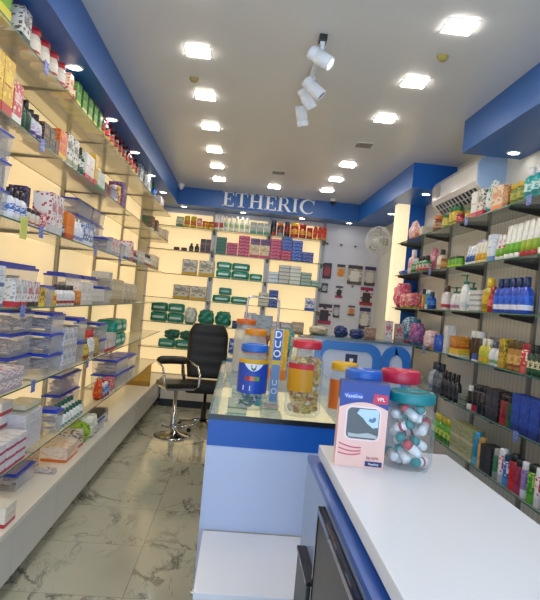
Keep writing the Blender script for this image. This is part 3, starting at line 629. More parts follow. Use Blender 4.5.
s.at(252); s.run('box', 'purple white box', .15, .15, .14, 'a8a4b4 403c6c dcdce0', 2); s.run('box', 'beige box', .16, .15, .16, 'a89c88 786c5c d0c8b8', 1)
s = Shelf('B', ZB[5], 'lowest ' + BW)
s.at(158); s.run('pack', 'sea-green pack', .22, .18, .12, '1c7c68 a8ccc0 28907c', 4, 1, gap=.01); s.pos -= .85; s.run('bag', 'dark green bag', .20, .18, .12, '185848 90b4a8 1c7060', 2, z=ZB[5]+.125)
s.at(228); s.run('box', 'bright blue box', .16, .15, .2, '2458b8 1c4898 c0d0e8', 1); s.run('pack', 'low green pack', .2, .18, .12, '1c7c68 a8ccc0 28907c', 2)
s = Shelf('B', .38, 'low end-wall cabinet')

# ---- air-conditioner wall
RW = 'air-conditioner-wall shelf'
s = Shelf('R', ZR[0], 'top ' + RW)
s.at(412); s.run('pouch', 'pink white pouch', .20, .09, .19, 'e0b0b0 d05060 f0e0e0', 1, gap=.02); s.run('bag', 'small red green bag', .18, .1, .09, 'c86040 60a050 e0d0c0', 1); s.run('box', 'small cream box', .1, .1, .09, 'd0c8b0 a09070 e0dcd0', 1)
s.at(438); s.run('jar', 'brown jar with orange lid', .11, .11, .14, '905030 d87830 c8a080 703820', 1)
s.at(447.5); s.run('jar', 'small yellow jar with green lid', .075, .075, .12, 'c8b840 2c7840 d8c860 408848', 1)
s.at(454.5); s.run('jar', 'yellow jar with green lid', .08, .08, .15, 'c8a830 1c7040 d8c050 388048', 2, gap=.003); s.run('jar', 'small red jar', .07, .07, .08, 'b02c38 901c28 d86060 801820', 1)
s.at(471.5); s.run('jar', 'brown jar with green lid', .075, .075, .10, 'b09040 2c7850 c8b060 408858', 1)
s.at(479); s.run('box', 'white carton with red corner', .10, .09, .19, 'dcdcda c83048 e4e4e0', 1, gap=.02); s.run('box', 'white carton with red top', .09, .09, .19, 'd8d0c4 c02c40 3c5038', 1, gap=.02)
s.run('pouch', 'white teal pouch', .11, .10, .23, 'dcdcd8 28a0a8 28a0a8', 1, gap=.01); s.run('box', 'orange white carton', .17, .10, .16, 'd8c8b0 e08840 c87830', 1, gap=.005); s.run('box', 'brown carton', .07, .10, .13, 'a06c34 784818 c89860', 1)
s.run('jar', 'olive jar with yellow lid', .08, .08, .13, '788430 c8a830 a8a848 506020', 2); s.run('bottle', 'teal bottle', .08, .08, .2, '28a0a0 e0e0e0 c8e0e0 108080', 3)
s = Shelf('R', ZR[1], 'second ' + RW)
s.at(411.5); s.run('bottle', 'pink white bottle', .12, .1, .24, 'e0c0c8 e8e0e0 d88098 e0d8d8', 1); s.run('bottle', 'small green bottle', .07, .07, .14, '388850 c8d0c8 a8c8a8 206038', 2)
s.run('bottle', 'green bottle with dark cap', .085, .085, .15, '208048 2c2024 e0b8b8 c04050', 3, gap=.01); s.pos += .27; s.run('pouch', 'pink doll pouch', .16, .08, .24, 'd87890 c04060 f0c0c8', 1, inset=.12); s.pos -= .1
s.at(442); s.run('bottle', 'cream bottle with dark cap', .085, .085, .17, 'd8ccb8 382c28 e0d8c8 b0a088', 1); s.run('jar', 'small amber jar', .08, .08, .09, 'a87430 906020 c89850 805018', 1)
s.at(453.5); s.run('can', 'lime green can', .075, .075, .085, '70b030 285020 a8d040 408028', 3, gap=.004)
s.at(469); s.run('bag', 'purple-dotted white bag', .15, .09, .20, 'd0ccdc 7080b8 8870a8', 1, inset=.1); s.pos += .1; s.run('tube', 'small blue white tube', .05, .05, .14, 'e0e4e8 d8dce0 3058a0 90a8d0', 3, gap=.006)
s.run('tube', 'yellow white tube', .055, .055, .15, 'e0dcd0 d8c890 d8a828 d8d0b0', 4, gap=.004); s.pos += .15; s.run('bag', 'round red bag', .2, .1, .08, 'b02838 901c2c c84858', 1, inset=.10, z=ZR[1]+.13) if 0 else None
s.pos -= .15
s.run('box', 'white blue carton', .09, .08, .18, 'd0dce8 6890c0 e8f0f8', 1); s.run('tube', 'white lime tube', .055, .055, .17, 'dcdcd8 d8d8d8 80b038 c84848', 2)
s.run('tube', 'tall white green tube', .062, .062, .215, 'e4e4e0 e0e0dc 6cb030 d8dcc8', 3, gap=.006); s.run('tube', 'tall white red tube', .065, .065, .22, 'e4e4e0 b02c38 98b030 d8dcc8', 3, gap=.006); s.run('tube', 'big white green tube', .07, .07, .25, 'e4e4e0 e0e0dc 6cb030 d8dcc8', 4, gap=.006)
s = Shelf('R', ZR[2], 'third ' + RW)
s.at(396); s.run('bag', 'crinkled pink bag', .24, .16, .26, 'd8607c c03858 f0a8b0', 1, gap=.03) ; s.run('bag', 'pink yellow candy bag', .17, .14, .15, 'd86478 e0b840 f0c8b8', 2, gap=.03) 
s.at(424.5); s.run('bottle', 'slim navy bottle', .065, .065, .18, '18203c 202840 203058 c03040', 1); s.run('box', 'orange carton', .06, .07, .13, 'd07828 b04818 e0a850', 1); s.run('can', 'teal white can', .065, .065, .17, '4898a8 d8e0e0 a8d0d8 2c7088', 1); s.run('bottle', 'small blue bottle', .075, .075, .15, '1c50b0 182848 4080d0 103070', 1)
s.at(446); s.run('bottle', 'white bottle with brown cap', .09, .09, .20, 'd8d0cc 503028 e0d8d8 b03c48', 1)
s.at(455); s.run('pump', 'small white pump bottle', .09, .09, .18, 'e0e0e0 1c6850 d8d8dc a8789c', 2, gap=.005); s.run('pump', 'tall white pump bottle', .09, .09, .27, 'e8e8e8 2c7860 e0e4e4 c8d0d8', 1, gap=.02)
s.run('pump', 'pale blue pump bottle', .12, .1, .21, 'd0dce4 1c6858 c0d4e0 88a8c0', 1)
s.run('flatbox', 'silver tube carton', .17, .10, .036, 'c8ccd0 9098a0 e8e8ec', 1, 4); s.run('bottle', 'yellow oil bottle', .10, .10, .23, 'b89c18 d8b820 d0b020 987818', 1)
s.run('bottle', 'red shampoo bottle', .07, .07, .17, 'b0242c 902028 d06068 801820', 1); s.run('bottle', 'blue shampoo bottle', .085, .085, .22, '1848b8 182c5c 2868d8 e0e4f0', 5, gap=.0)
s = Shelf('R', ZR[3], 'fourth ' + RW)
s.at(398); s.run('bag', 'green bag', .22, .14, .16, '1c8850 d8d8d0 50a870', 1); s.run('bag', 'blue pink bag', .26, .16, .25, '3c7898 b05c90 a8c8d8', 1, gap=.03); s.run('bag', 'magenta blue bag', .2, .12, .2, '885898 4c78a8 c878a8', 1)
s.at(428); s.run('bag', 'pink white plush pack', .18, .1, .15, 'e0b8b8 c08050 f0e0dc', 1); s.at(439); s.run('can', 'blue can', .07, .07, .13, '1848b0 2058c0 1c50b8 4878c8', 2, gap=.0)
s.at(450); s.run('box', 'tall white carton', .07, .07, .22, 'dcdcdc d0d0d0 c8c8c8', 1); 
s.at(456.5); s.run('box', 'yellow carton', .18, .12, .055, 'd8b028 d8d8d0 e8d060', 1); s.pos += .185; s.run('box', 'orange box', .13, .10, .09, 'c87828 b05018 e0a840', 1, z=ZR[3]+.0562)
s.at(471); s.run('jar', 'brown jar with white lid', .075, .075, .20, '3c2418 dcdcd8 4c3020 2c1810', 2, inset=.05); s.at(471); s.run('box', 'small blue carton', .08, .07, .05, '3c58a0 d8d8e0 283c78', 1)
s.run('bottle', 'yellow green bottle', .07, .07, .16, 'c8c040 e0dcc8 a8b040 d8a828', 2); s.run('bottle', 'white blue-capped bottle', .075, .075, .15, 'd8dce0 605878 c8ccd4 78a068', 2)
s.at(479); s.run('box', 'long grey carton', .34, .09, .10, '8c8c8c 787878 a0a0a0', 2, inset=.145, z=ZR[3], gap=.08) if 0 else None
s.at(498); s.run('box', 'tall yellow carton', .08, .07, .18, 'c8a828 a88818 4c5828', 1); s.run('jar', 'amber jar', .085, .085, .17, 'a87838 584018 d0a860 803820', 2, gap=.0); s.run('can', 'red can', .08, .08, .17, 'b83038 982028 d06060 f0d0c0', 1)
s.run('bottle', 'dark green slim bottle', .05, .05, .17, '143c24 101810 d8c8a0 1c5430', 3, gap=.004); s.run('bottle', 'red white bottle', .08, .08, .2, 'c04048 2c8850 e8e0dc b02c38', 4)
s = Shelf('R', ZR[4], 'fifth ' + RW)
s.at(386); s.run('bag', 'orange yellow snack packet', .15, .10, .10, 'c87828 d8b030 a83c18', 3, 1, gap=.02); s.run('bottle', 'small yellow bottle', .07, .07, .13, 'd8a820 c03028 e0c040 b87818', 2)
s.run('bottle', 'stubby white bottle', .07, .07, .11, 'd8d8d0 e0e0d8 c8c8b8 a8b090', 4, gap=.01)
s.at(433); s.run('bottle', 'grey white lotion bottle', .10, .10, .24, 'a8acb4 38404c b8bcc4 8088a0', 1); s.run('bottle', 'grey bottle with navy cap', .08, .08, .24, '585c68 202838 70747c 404450', 2, gap=.02)
s.run('bottle', 'black bottle', .06, .06, .20, '1a1c20 101214 24282c 38343c', 4, gap=.03)
s.at(446, .0); s.run('flatbox', 'grey-green flat carton', .19, .07, .035, '68705c 505844 8c9480', 1, 2, inset=.0, gap=.02) if 0 else None
s.at(466); s.run('flatbox', 'olive carton', 0.130, 0.080, 0.040, '6c7460 485040 8c9480', 1, 2); s.run('can', 'black white-patterned can', 0.070, 0.070, 0.159, '181818 d8d8d8 e0e0e0 202020', 1); s.run('can', 'black red can', 0.077, 0.077, 0.180, '1c181c 202024 b02c3c 241c20', 1)
s.run('can', 'black body-spray can', 0.077, 0.077, 0.185, '18181c 101014 202028 504850', 2, gap=.006); s.run('box', 'black tall carton', 0.083, 0.090, 0.191, '1c1a1c 141214 4c4448', 2, gap=.005); s.run('can', 'dark red spray can', 0.083, 0.083, 0.185, '801c24 28181c a02c34 601418', 1); s.run('can', 'dark green spray can', 0.077, 0.077, 0.180, '24482c 182018 306038 1c3820', 1)
s.run('box', 'navy carton', 0.100, 0.080, 0.212, '1c3c98 142c74 2c50b0', 3, gap=.006); s.run('box', 'dark navy carton', 0.100, 0.080, 0.201, '182860 101c48 2c4080', 4, gap=.006)
s = Shelf('R', ZR[5], 'lowest ' + RW)
s.at(436.5); s.run('bottle', 'lime yellow bottle', .085, .085, .18, '58a030 c8b838 c8d050 307828', 5, gap=.005)
s.run('box', 'clear yellow soap box', .19, .09, .105, 'a8a878 c8c098 888c50', 2, 2, gap=.008)
s.run('can', 'bright blue can', 0.058, 0.058, 0.211, '2488b8 3098c8 58b0d8 1c7098', 1); s.run('can', 'tan can', 0.065, 0.065, 0.192, 'c8a060 b89050 d8b880 a88040', 1); s.run('box', 'black perfume carton', 0.078, 0.091, 0.166, '141416 201c1c 383434', 2, gap=.004); s.run('can', 'green grey spray can', 0.065, 0.065, 0.179, '3c7858 a0a4a0 889c90 286040', 1)
s.run('can', 'white spray can with red print', 0.060, 0.060, 0.198, 'dcdce0 e4e4e8 b8bcc4 c03848', 1, gap=.008); s.run('can', 'blue spray can', 0.060, 0.060, 0.179, '2868b0 203858 4888c8 d8d8e0', 1); s.run('can', 'red spray can', 0.068, 0.068, 0.205, 'b8202c 202428 c83038 981820', 1); s.run('can', 'magenta spray can', 0.065, 0.065, 0.192, '982848 282428 a83c5c 701c34', 1, gap=.006)
s.run('can', 'purple white spray can', 0.065, 0.065, 0.198, '8c78b0 e0e0e4 d8d4e4 685490', 1, gap=.004); s.run('can', 'green spray can', 0.072, 0.072, 0.205, '308c30 1c2c20 58a838 a8c050', 1); s.run('can', 'white red spray can', 0.065, 0.065, 0.205, 'd8d8d8 e4e4e4 c8c8c8 b83040', 4, gap=.008)
# extra cartons behind on the air-conditioner wall
def single(kind, name, w, d, h, cols, loc, rz, label, cat=None, tilt=None):
    uniq(label, None); return put(kind, w, d, h, tuple(cols.split()), loc, rz, label, None, name, tilt, cat)
single('box', 'carton', .36, .075, .17, '8c8c8c 7c7c7c a0a0a0', (1.80, 3.85, ZR[3]+.0005), -PI/2, 'long grey carton behind the bottles on the fourth shelf beneath the air conditioner')
single('box', 'carton', .34, .075, .13, '74787c 686c70 8c9090', (1.80, 4.25, ZR[3]+.0005), -PI/2, 'short grey-green carton behind the white bottles, fourth shelf beneath the air conditioner')
single('bag', 'plastic_bag', .26, .16, .06, '1c48b0 143890 3c68c8', (1.74, 6.1, ZR[1]+.0005), -PI/2, 'flat blue bag at the pillar end of the second shelf beneath the air conditioner')
# price tags clipped to shelf edges
tagm = printed('3c58b4', '5068b8', 'c8d0e8', 1.2)
tag_me = MB().box(-.028, .028, -.004, -.001, -.045, .014).mesh('price_tag', tagm)
for side, z, ps in (('L', 0, (49,)), ('L', 1, (45,)), ('L', 2, (44, 97, 121)), ('L', 3, (26,)), ('L', 4, (36, 89)), ('R', 0, (472, 538)), ('R', 1, (434,)), ('R', 3, (428,)), ('R', 4, (524,))):
    for j, px in enumerate(ps):
        sh = Shelf(side, (ZL if side == 'L' else ZR)[z], ''); sh.at(px, 0)
        x_ = -1.0 if side == 'L' else 1.62
        link('price_tag', tag_me, None, (x_+(.0015 if side == 'L' else -.0015), sh.pos, sh.z), PI/2 if side == 'L' else -PI/2,
             label='blue price tag on the edge of the %s %s%s' % (DN[z], LW if side == 'L' else RW, '' if len(ps) == 1 else ', %s from the entrance' % ORD[(j if side == 'L' else len(ps)-1-j)+1]), cat='price tag')
MB().box(-.04, .04, -.004, -.001, -.075, .025).obj('sticky_note', mat('c8cc6c', .7), None, loc=(-.9985, 2.72, ZL[2]), rz=PI/2, label='yellow-green sticky note on the edge of the third backlit-wall shelf', cat='note')

# ---------------------------------------------------------------- air conditioner
ac = thing('air_conditioner', 'white wall air conditioner between the two blue beams', 'air conditioner', (1.9, 4.32, 2.425))
prof = [(0, .02), (-.06, 0), (-.12, 0), (-.205, .085), (-.22, .12), (-.222, .25), (-.20, .29), (-.16, .31), (0, .31)]
def pulled(prof, y0, y1):
    m = MB(); a = [m.bm.verts.new((x, y0, z)) for x, z in prof]; b = [m.bm.verts.new((x, y1, z)) for x, z in prof]
    m.bm.faces.new(a); m.bm.faces.new(b[::-1]); n = len(prof)
    for i in range(n): m.bm.faces.new((a[i], b[i], b[(i+1) % n], a[(i+1) % n]))
    return m
pulled(prof, 0, 1.02).obj('body', mat('e4e4e2', .18, 0, 0, .5), ac)
side = [(x*.97, z*.98+.003) for x, z in prof]
e = pulled(side, -.012, 0).obj('end_panel', mat('a8c4e8', .3), ac)
MB().lathe([(0, -.004), (.008, -.004), (.008, 0)], 10, Matrix.Translation((-.11, -.012, .17)) @ Matrix.Rotation(PI/2, 4, 'X')).obj('screw_cover', BLACK, e)
def chamfer(y0, y1, t0, t1, u0=0., u1=1.):
    P_, Q_ = Vector((-.124, 0, .004)), Vector((-.205, 0, .085)); dv = (Q_-P_); nn = Vector((-.7071, 0, -.7071))
    m = MB(); V = [[m.bm.verts.new(P_+dv*u+nn*t+Vector((0, y, 0))) for y in (y0, y1)] for u, t in ((u0, t0), (u0, t1), (u1, t1), (u1, t0))]
    for i in range(4): m.bm.faces.new((V[i][0], V[(i+1) % 4][0], V[(i+1) % 4][1], V[i][1]))
    m.bm.faces.new([v[0] for v in V]); m.bm.faces.new([v[1] for v in V][::-1]); return m
g = chamfer(.06, .96, .001, .003, .08, .92).obj('air_outlet', mat('242428', .5), ac)
for i in range(11): chamfer(.10+i*.078, .108+i*.078, .0032, .012, .12, .9).obj('louvre', mat('c8ccd0', .4), g)
chamfer(.06, .96, .0032, .014, .46, .52).obj('flap', mat('dadada', .25), ac)
MB().box(-.004, 0, .80, .90, -.05, .05, 0, Matrix.Translation((-.2225, 0, .19))).obj('sticker', mat('a8a8a0', .5), ac)
MB().tube([(-.02, 1.02, .06), (-.03, 1.12, .03), (-.02, 1.2, -.03)], .02).obj('pipe', mat('d8d8d8', .4), ac)

# ---------------------------------------------------------------- wall fan
fan = thing('wall_fan', 'white round wall fan on the wall beyond the shelves', 'fan', (1.9, 7.05, 2.31))
MB().box(-.05, 0, -.06, .06, -.20, .05, .01).obj('wall_bracket', mat('dcdcd8', .4), fan)
MB().tube([(-.03, 0, 0), (-.10, -.02, .03), (-.16, -.04, .03)], .022).obj('arm', mat('dcdcd8', .4), fan)
FM = Matrix.Translation((-.30, -.10, .03)) @ Vector((-.72, -.66, -.12)).to_track_quat('Z', 'Y').to_matrix().to_4x4()
MB().lathe([(0, -.13), (.04, -.13), (.06, -.11), (.06, -.03), (.04, 0), (0, 0)], 16, FM).obj('motor', mat('e0e0dc', .35), fan)
cg = MB()
for r_, z_ in ((.17, .0), (.17, .03), (.165, .05), (.13, .07), (.09, .078), (.05, .082), (.13, -.02)):
    cg.tube([FM @ Vector((r_*math.cos(2*PI*i/28), r_*math.sin(2*PI*i/28), z_)) for i in range(28)], .003, 5, True)
for i in range(30):
    a = 2*PI*i/30; cg.tube([FM @ Vector((r_*math.cos(a), r_*math.sin(a), z_)) for r_, z_ in ((.05, -.03), (.13, -.02), (.168, .0), (.17, .03), (.13, .07), (.03, .084))], .0016, 4)
cage = cg.obj('cage', mat('d4d4ce', .4), fan)
MB().lathe([(0, .09), (.03, .088), (.035, .08), (0, .08)], 14, FM).obj('badge', mat('c8c8c8', .3), cage)
for i in range(3):
    a = 2*PI*i/3; m = MB()
    pts = [(.03, -.02), (.08, -.06), (.145, -.05), (.15, .02), (.09, .045), (.03, .02)]
    A = [m.bm.verts.new(FM @ Vector((x*math.cos(a)-y*math.sin(a), x*math.sin(a)+y*math.cos(a), .03+y*.25))) for x, y in pts]
    B = [m.bm.verts.new(FM @ Vector((x*math.cos(a)-y*math.sin(a), x*math.sin(a)+y*math.cos(a), .034+y*.25))) for x, y in pts]
    m.bm.faces.new(A); m.bm.faces.new(B[::-1])
    for q in range(6): m.bm.faces.new((A[q], B[q], B[(q+1) % 6], A[(q+1) % 6]))
    m.obj('blade', mat('8c8c88', .35), fan)
MB().lathe([(0, .02), (.03, .02), (.03, .06), (0, .065)], 14, FM).obj('hub', mat('c4c4c0', .35), fan)
t = thing('wall_socket', 'white socket box with dark plug under the wall fan', 'socket', (1.9, 7.0, 1.86))
MB().box(-.015, 0, -.05, .05, -.06, .06, .004).obj('plate', WHITE, t); MB().box(-.05, -.0155, -.02, .02, -.02, .03, .004).obj('plug', BLACK, t)

# ---------------------------------------------------------------- hanging packs on the white end wall
def hung(px, py, w, h, cols, desc, hdr=None):
    D = 8.17
    dx, dy = px-239, py-299
    hh = dx + .092*dy; dn = dy - .092*dx
    X = hh/FPX*D/1.0042; Z = EYE - dn/FPX*D/1.0042
    single('blister', 'blister_pack', w, .02, h, cols, (X, 8.185, Z-h/2), 0, desc, 'blister pack')
    MB().tube([(0, .0, 0), (0, -.05, 0), (0, -.055, .008)], .003, 6).obj('peg_hook', STEEL, None, loc=(X, 8.197, Z+h/2+.006), label='short metal peg hook holding the ' + desc.split(' on ')[0], cat='hook') if h > .22 else None
U = 8.17/FPX/5.4
for cx, cy, ww, hh, cols, ds in (
    (150, 165, 45, 85, '3c2c40 1c1c20 a03040 282438', 'dark blister pack with red print on the end wall, top row'),
    (225, 170, 45, 80, 'c8b898 d8d8d8 d08030 303848', 'orange and white blister pack on the end wall, top row'),
    (302, 188, 80, 105, 'a89880 5c4c40 d8d4cc 403c38', 'large brown and white blister pack on the end wall, top row'),
    (385, 195, 60, 105, 'a8a49c 484440 c8c4bc 382c58', 'blister pack with purple header beside the large brown one'),
    (135, 258, 36, 50, '50505c 38383c a8a8b0 303038', 'smallest dark blister pack on the end wall, second row'),
    (215, 280, 40, 65, 'd8d4dc b03858 28242c 484058', 'white blister pack with black figure on the end wall'),
    (365, 305, 70, 100, 'd0c4c4 a82c3c 3c3030 981c50', 'red and white blister pack under the purple-headed pack'),
    (133, 400, 80, 110, 'd8c8cc a83058 302c34 382c40', 'large magenta and white blister pack beside the end-wall shelves'),
    (200, 385, 35, 70, '8c8c98 303038 b8b8c0 383848', 'narrow grey blister pack beside the large magenta one'),
    (283, 382, 38, 55, 'c8c0b0 685848 c87840 404048', 'small orange-product blister pack on the end wall, third row'),
    (355, 425, 60, 118, 'a8a4a4 383c5c d0ccc8 282c58', 'tall navy-headed blister pack on the end wall, third row')):
    hung(300+cx/5.4, 240+cy/5.4, ww*U, hh*U, cols, ds)
for i, (cx, cy) in enumerate(((150, 18), (225, 25), (303, 33), (383, 38), (288, 250))):
    px, py = 300+cx/5.4, 240+cy/5.4; dx, dy = px-239, py-299; X = (dx+.092*dy)/FPX*8.17; Z = EYE-(dy-.092*dx)/FPX*8.17
    MB().lathe([(0, 0), (.014, 0), (.014, .02), (0, .022)], 10, Matrix.Rotation(PI/2, 4, 'X')).obj('wall_stud', mat('55534e', .4), None, loc=(X, 8.199, Z), label='small dark round stud on the white wall, ' + ('below the large brown pack' if i == 4 else ORD[i+1] + ' from the shelves in the top row'), cat='stud')

# ---------------------------------------------------------------- glass display case beside the aisle
case = thing('display_case', 'glass-topped display case with blue band and pale lilac front', 'display case', (-.09, 2.80, 0))
CW, CL = .84, 2.40
MB().box(0, CW, .0, .02, .40, .80).obj('front_panel', LILAC, case)
MB().box(0, CW, -.004, .02, .8005, .925).obj('front_band', mat('0a56b4', .3), case)
MB().box(0, .02, .021, CL, .0, .925).obj('side_panel', mat('b9c4de', .3), case)
MB().box(CW-.02, CW, .021, CL, .0, .925).obj('side_panel', mat('b9c4de', .3), case)
MB().box(.021, CW-.021, .021, CL, .70, .715).obj('inner_shelf', mat('ffe8b8', .5, 0, .5), case)  # LED light of the case put into the shelf as its own glow
MB().box(-.005, CW+.005, -.01, CL, .938, .948).obj('glass_top', clear('c8d8d4', .03, .03, .5, 1.3), case)
MB().box(-.005, CW+.005, -.012, -.002, .9255, .949).box(-.006, .004, -.002, CL, .9255, .937).obj('edge_strip', mat('14181c', .2), case)
k = Shelf('B', .715, 'shelf inside the display case')
for i, (x, y, n) in enumerate(((.02, 3.2, 4), (.03, 3.75, 4), (.05, 4.3, 4), (.24, 3.6, 3), (.26, 4.2, 3))):
    for q in range(n):
        single('flatbox', 'medicine_box', .12, .2, .035, '9cc4b4 2c8c78 e0e8e4' if i % 2 == 0 else 'd8dcc8 3c9080 f0f0e8', (x+.02, y, .7155+q*.036), 0,
               '%s pale green carton from below, %s stack inside the display case' % (ORD[q+1], ORD[i+1]))
single('pouch', 'pouch', .12, .12, .05, 'c8d0e8 2848a8 e8e8f0', (.02, 2.98, .7155), .4, 'blue and white crumpled pouch inside the display case near its front corner')
single('bag', 'plastic_bag', .2, .16, .06, 'c8d4d0 8cb0ac e0e8e4', (.22, 2.95, .7155), .2, 'pale teal bag inside the display case under the blue jar')
bench = thing('step_bench', 'low white bench box in front of the display case', 'bench', (-.07, 2.20, 0))
MB().box(0, .52, 0, .59, .375, .40, .003).obj('top', mat('e4e6ec', .25), bench); MB().box(.004, .516, .01, .585, 0, .3745).obj('body', mat('dcdfe6', .3), bench)
MB().lathe([(0, 0), (.012, 0), (.012, .02), (0, .022)], 12, Matrix.Translation((.004, .14, .33)) @ Matrix.Rotation(-PI/2, 4, 'Y')).obj('knob', CHROME, bench)

# ---------------------------------------------------------------- white service counter in front
ctr = thing('service_counter', 'service counter with thick white top over a blue cabinet', 'counter', (.31, .35, 0))
MB().box(0, .55, 0, 1.84, 0, .925).obj('cabinet', mat('8fa2cc', .3), ctr)
MB().box(-.001, .55, 0, 1.84, .9255, .945).obj('cabinet_top', mat('2c58a8', .3), ctr)
MB().box(.06, .50, .02, 1.75, .9455, .96).obj('riser', mat('17479a', .4), ctr)
MB().box(.027, .50, 0, 1.78, .9605, 1.0, .003).obj('countertop', mat('e2e4e8', .22), ctr)
door = MB().box(-.020, -.002, .02, 1.36, .1, .895).obj('tinted_door', mat('35322e', .4), ctr)
MB().box(-.024, -.002, .02, 1.36, .8955, .915, .003).box(-.023, -.002, 1.3605, 1.375, .1, .915).obj('door_frame', mat('08080a', .06), door)
t = thing('wall_bin', 'small black plastic bin hung on the blue cabinet side', 'bin', (.31, 1.76, .36))
MB().box(-.03, -.0015, 0, .26, 0, .30, .006).obj('body', BLACK, t); MB().box(-.034, -.0015, -.004, .264, .301, .315, .003).obj('rim', mat('1c1c20', .25), t)

# pink lip-care box
bx = thing('product_box', 'pink and navy carton with a window standing on the white counter', 'box', (.432, 1.905, 1.0005), -.10)
BWd, BDp, BHt = .155, .085, .268
def face(sx, col): pass
m = MB()
m.box(-BWd/2, BWd/2, -BDp/2, BDp/2, 0, BHt*.78)
m.obj('body', mat('ecc4b8', .35), bx)
wave2 = [(-BWd/2, BHt*.79), (-BWd/2, BHt*.70)] + [(-BWd/2+BWd*i/14, BHt*(.70+.075*math.sin(PI*i/14))) for i in range(1, 14)] + [(BWd/2, BHt*.70), (BWd/2, BHt*.79)]
top = MB(); 
wave = [(-BWd/2, BHt*.78), (-BWd/2, BHt*.74)] ; n_ = 12
for i in range(n_+1):
    u = i/n_; wave.append((-BWd/2+BWd*u, BHt*(.745+.06*math.sin(PI*u)) ))
wave = [(-BWd/2, BHt)] + wave[1:] + [(BWd/2, BHt)]
MB().box(-BWd/2, BWd/2, -BDp/2, BDp/2, BHt*.7805, BHt).poly(wave2, -BDp/2-.0008, -BDp/2+.001).obj('top_panel', mat('1c3c8c', .3), bx)
MB().poly(rrect(-.056, .058, .085, .195, .018), -BDp/2-.0015, -BDp/2-.0003).obj('window_edge', mat('f0d8d4', .3), bx)
wn = MB().poly(rrect(-.05, .052, .091, .189, .016), -BDp/2-.0025, -BDp/2-.0016).obj('window_film', mat('50585c', .08, 0, 0, .6), bx)
MB().poly([(-.042, .096), (.046, .096), (.049, .104), (.02, .112), (-.015, .106), (-.044, .108)], -BDp/2-.0032, -BDp/2-.0026).obj('film_highlight', mat('b0b8bc', .3), bx)  # pale highlight low on the window film, painted as a flat shape
MB().poly([(-.012, .186), (.046, .187), (.050, .178), (.050, .132), (.034, .128), (.014, .142), (.0, .158), (-.02, .172)], -BDp/2-.0032, -BDp/2-.0026).obj('blue_card', mat('b8d4e8', .3), bx)
MB().poly([(.018, .150), (.030, .145), (.040, .150), (.042, .160), (.034, .164), (.030, .156), (.022, .160)], -BDp/2-.0038, -BDp/2-.0033).obj('card_print', mat('4c7898', .3), bx)
MB().poly([(.026, .205), (.074, .207), (.074, .235), (.03, .238)], -BDp/2-.0015, -BDp/2-.0003).obj('red_label', mat('c83050', .35), bx)
sw = MB()
for j in range(3): sw.tube([(-.07+i*.012, -BDp/2-.0006, .074-j*.012-.012*math.sin(i*.35+j*.3)) for i in range(7)], .0022, 5)
sw.obj('pink_swirl', mat('d86880', .35), bx)
MB().box(.018, .072, -BDp/2-.0015, -BDp/2-.0003, .006, .022).obj('navy_label', mat('1c2c6c', .35), bx)
for s_, sz, x_, z_, c_, nm in (('Vaseline', .017, -.035, .225, 'f0f0f8', 'brand_lettering'), ('lip care', .013, .040, .034, 'a04858', 'name_lettering'), ('Vaseline', .010, .045, .014, 'ffffff', 'small_lettering'), ('VPL', .016, .052, .221, 'ffffff', 'tag_lettering')):
    link(nm, text_mesh(s_, sz, mat(c_, .4)), bx, loc=(x_, -BDp/2-.0024, z_))
m = MB().lathe([(0, 0), (.03, 0)], 20); m.bm.free(); m = MB()
m.poly([(-.035+.0+.032*math.cos(2*PI*i/20), .226+.012*math.sin(2*PI*i/20)) for i in range(20)], -BDp/2-.0012, -BDp/2-.0003); m.obj('brand_oval', mat('2c58b8', .3), bx)

# big clear jars
def big_jar(name, label, loc, r, h, lid, parts, body='dfe6ea', am=.10, lidh=.035, neck=.82):
    t = thing(name, label, 'jar', loc)
    hb = h-lidh
    prof = [(0, 0), (r*.88, 0), (r*.97, .012), (r, .03), (r, hb*.72), (r*.96, hb*.82), (r*neck, hb*.93), (r*neck, hb)]
    MB().lathe(prof, 28).obj('body', clear(body, am*.8, .05, .5, 1.4), t)
    rl = r*neck+.008
    MB().lathe([(0, hb-.004), (rl, hb-.004), (rl+.001, hb), (rl+.001, h-.008), (rl-.004, h), (rl-.010, h), (rl-.012, h-.004), (0, h-.004)], 28).obj('lid', mat(lid, .3), t)
    for pn, z0, z1, a0, a1, m_, lab in parts:
        m = MB(); n = 16; V = []
        for i in range(n+1):
            a = a0+(a1-a0)*i/n; V.append([m.bm.verts.new(((r+.0015)*math.cos(a), (r+.0015)*math.sin(a), z)) for z in (z0, z1)])
        for i in range(n): m.bm.faces.new((V[i][0], V[i+1][0], V[i+1][1], V[i][1])).smooth = True
        o = m.obj(pn, m_, t)
        if lab: o['label'] = lab
    return t
def fill(name, label, loc, r, h, cols, n, size, seed, cat):
    m = MB(); rr = random.Random(seed); mats = [mat(c, .35) for c in cols]; idx = []
    for i in range(n):
        a = rr.uniform(0, 2*PI); q = (r-size*.75)*math.sqrt(rr.uniform(.3, 1)); z = rr.uniform(size*.6+.004, h)
        M = Matrix.Translation((q*math.cos(a), q*math.sin(a), z)) @ Matrix.Rotation(rr.uniform(0, 6), 4, 'Z') @ Matrix.Rotation(rr.uniform(-1, 1), 4, 'X')
        n0 = len(m.bm.faces); m.box(-size/2, size/2, -size*.32, size*.32, -size*.25, size*.25, 0, M)
        m.bm.faces.ensure_lookup_table()
        for f in m.bm.faces[n0:]: f.material_index = i % len(mats)
    return m.obj(name, mats, None, loc=loc, label=label, cat=cat, kind='stuff')
F0, F1 = -PI/2-1.15, -PI/2+1.15
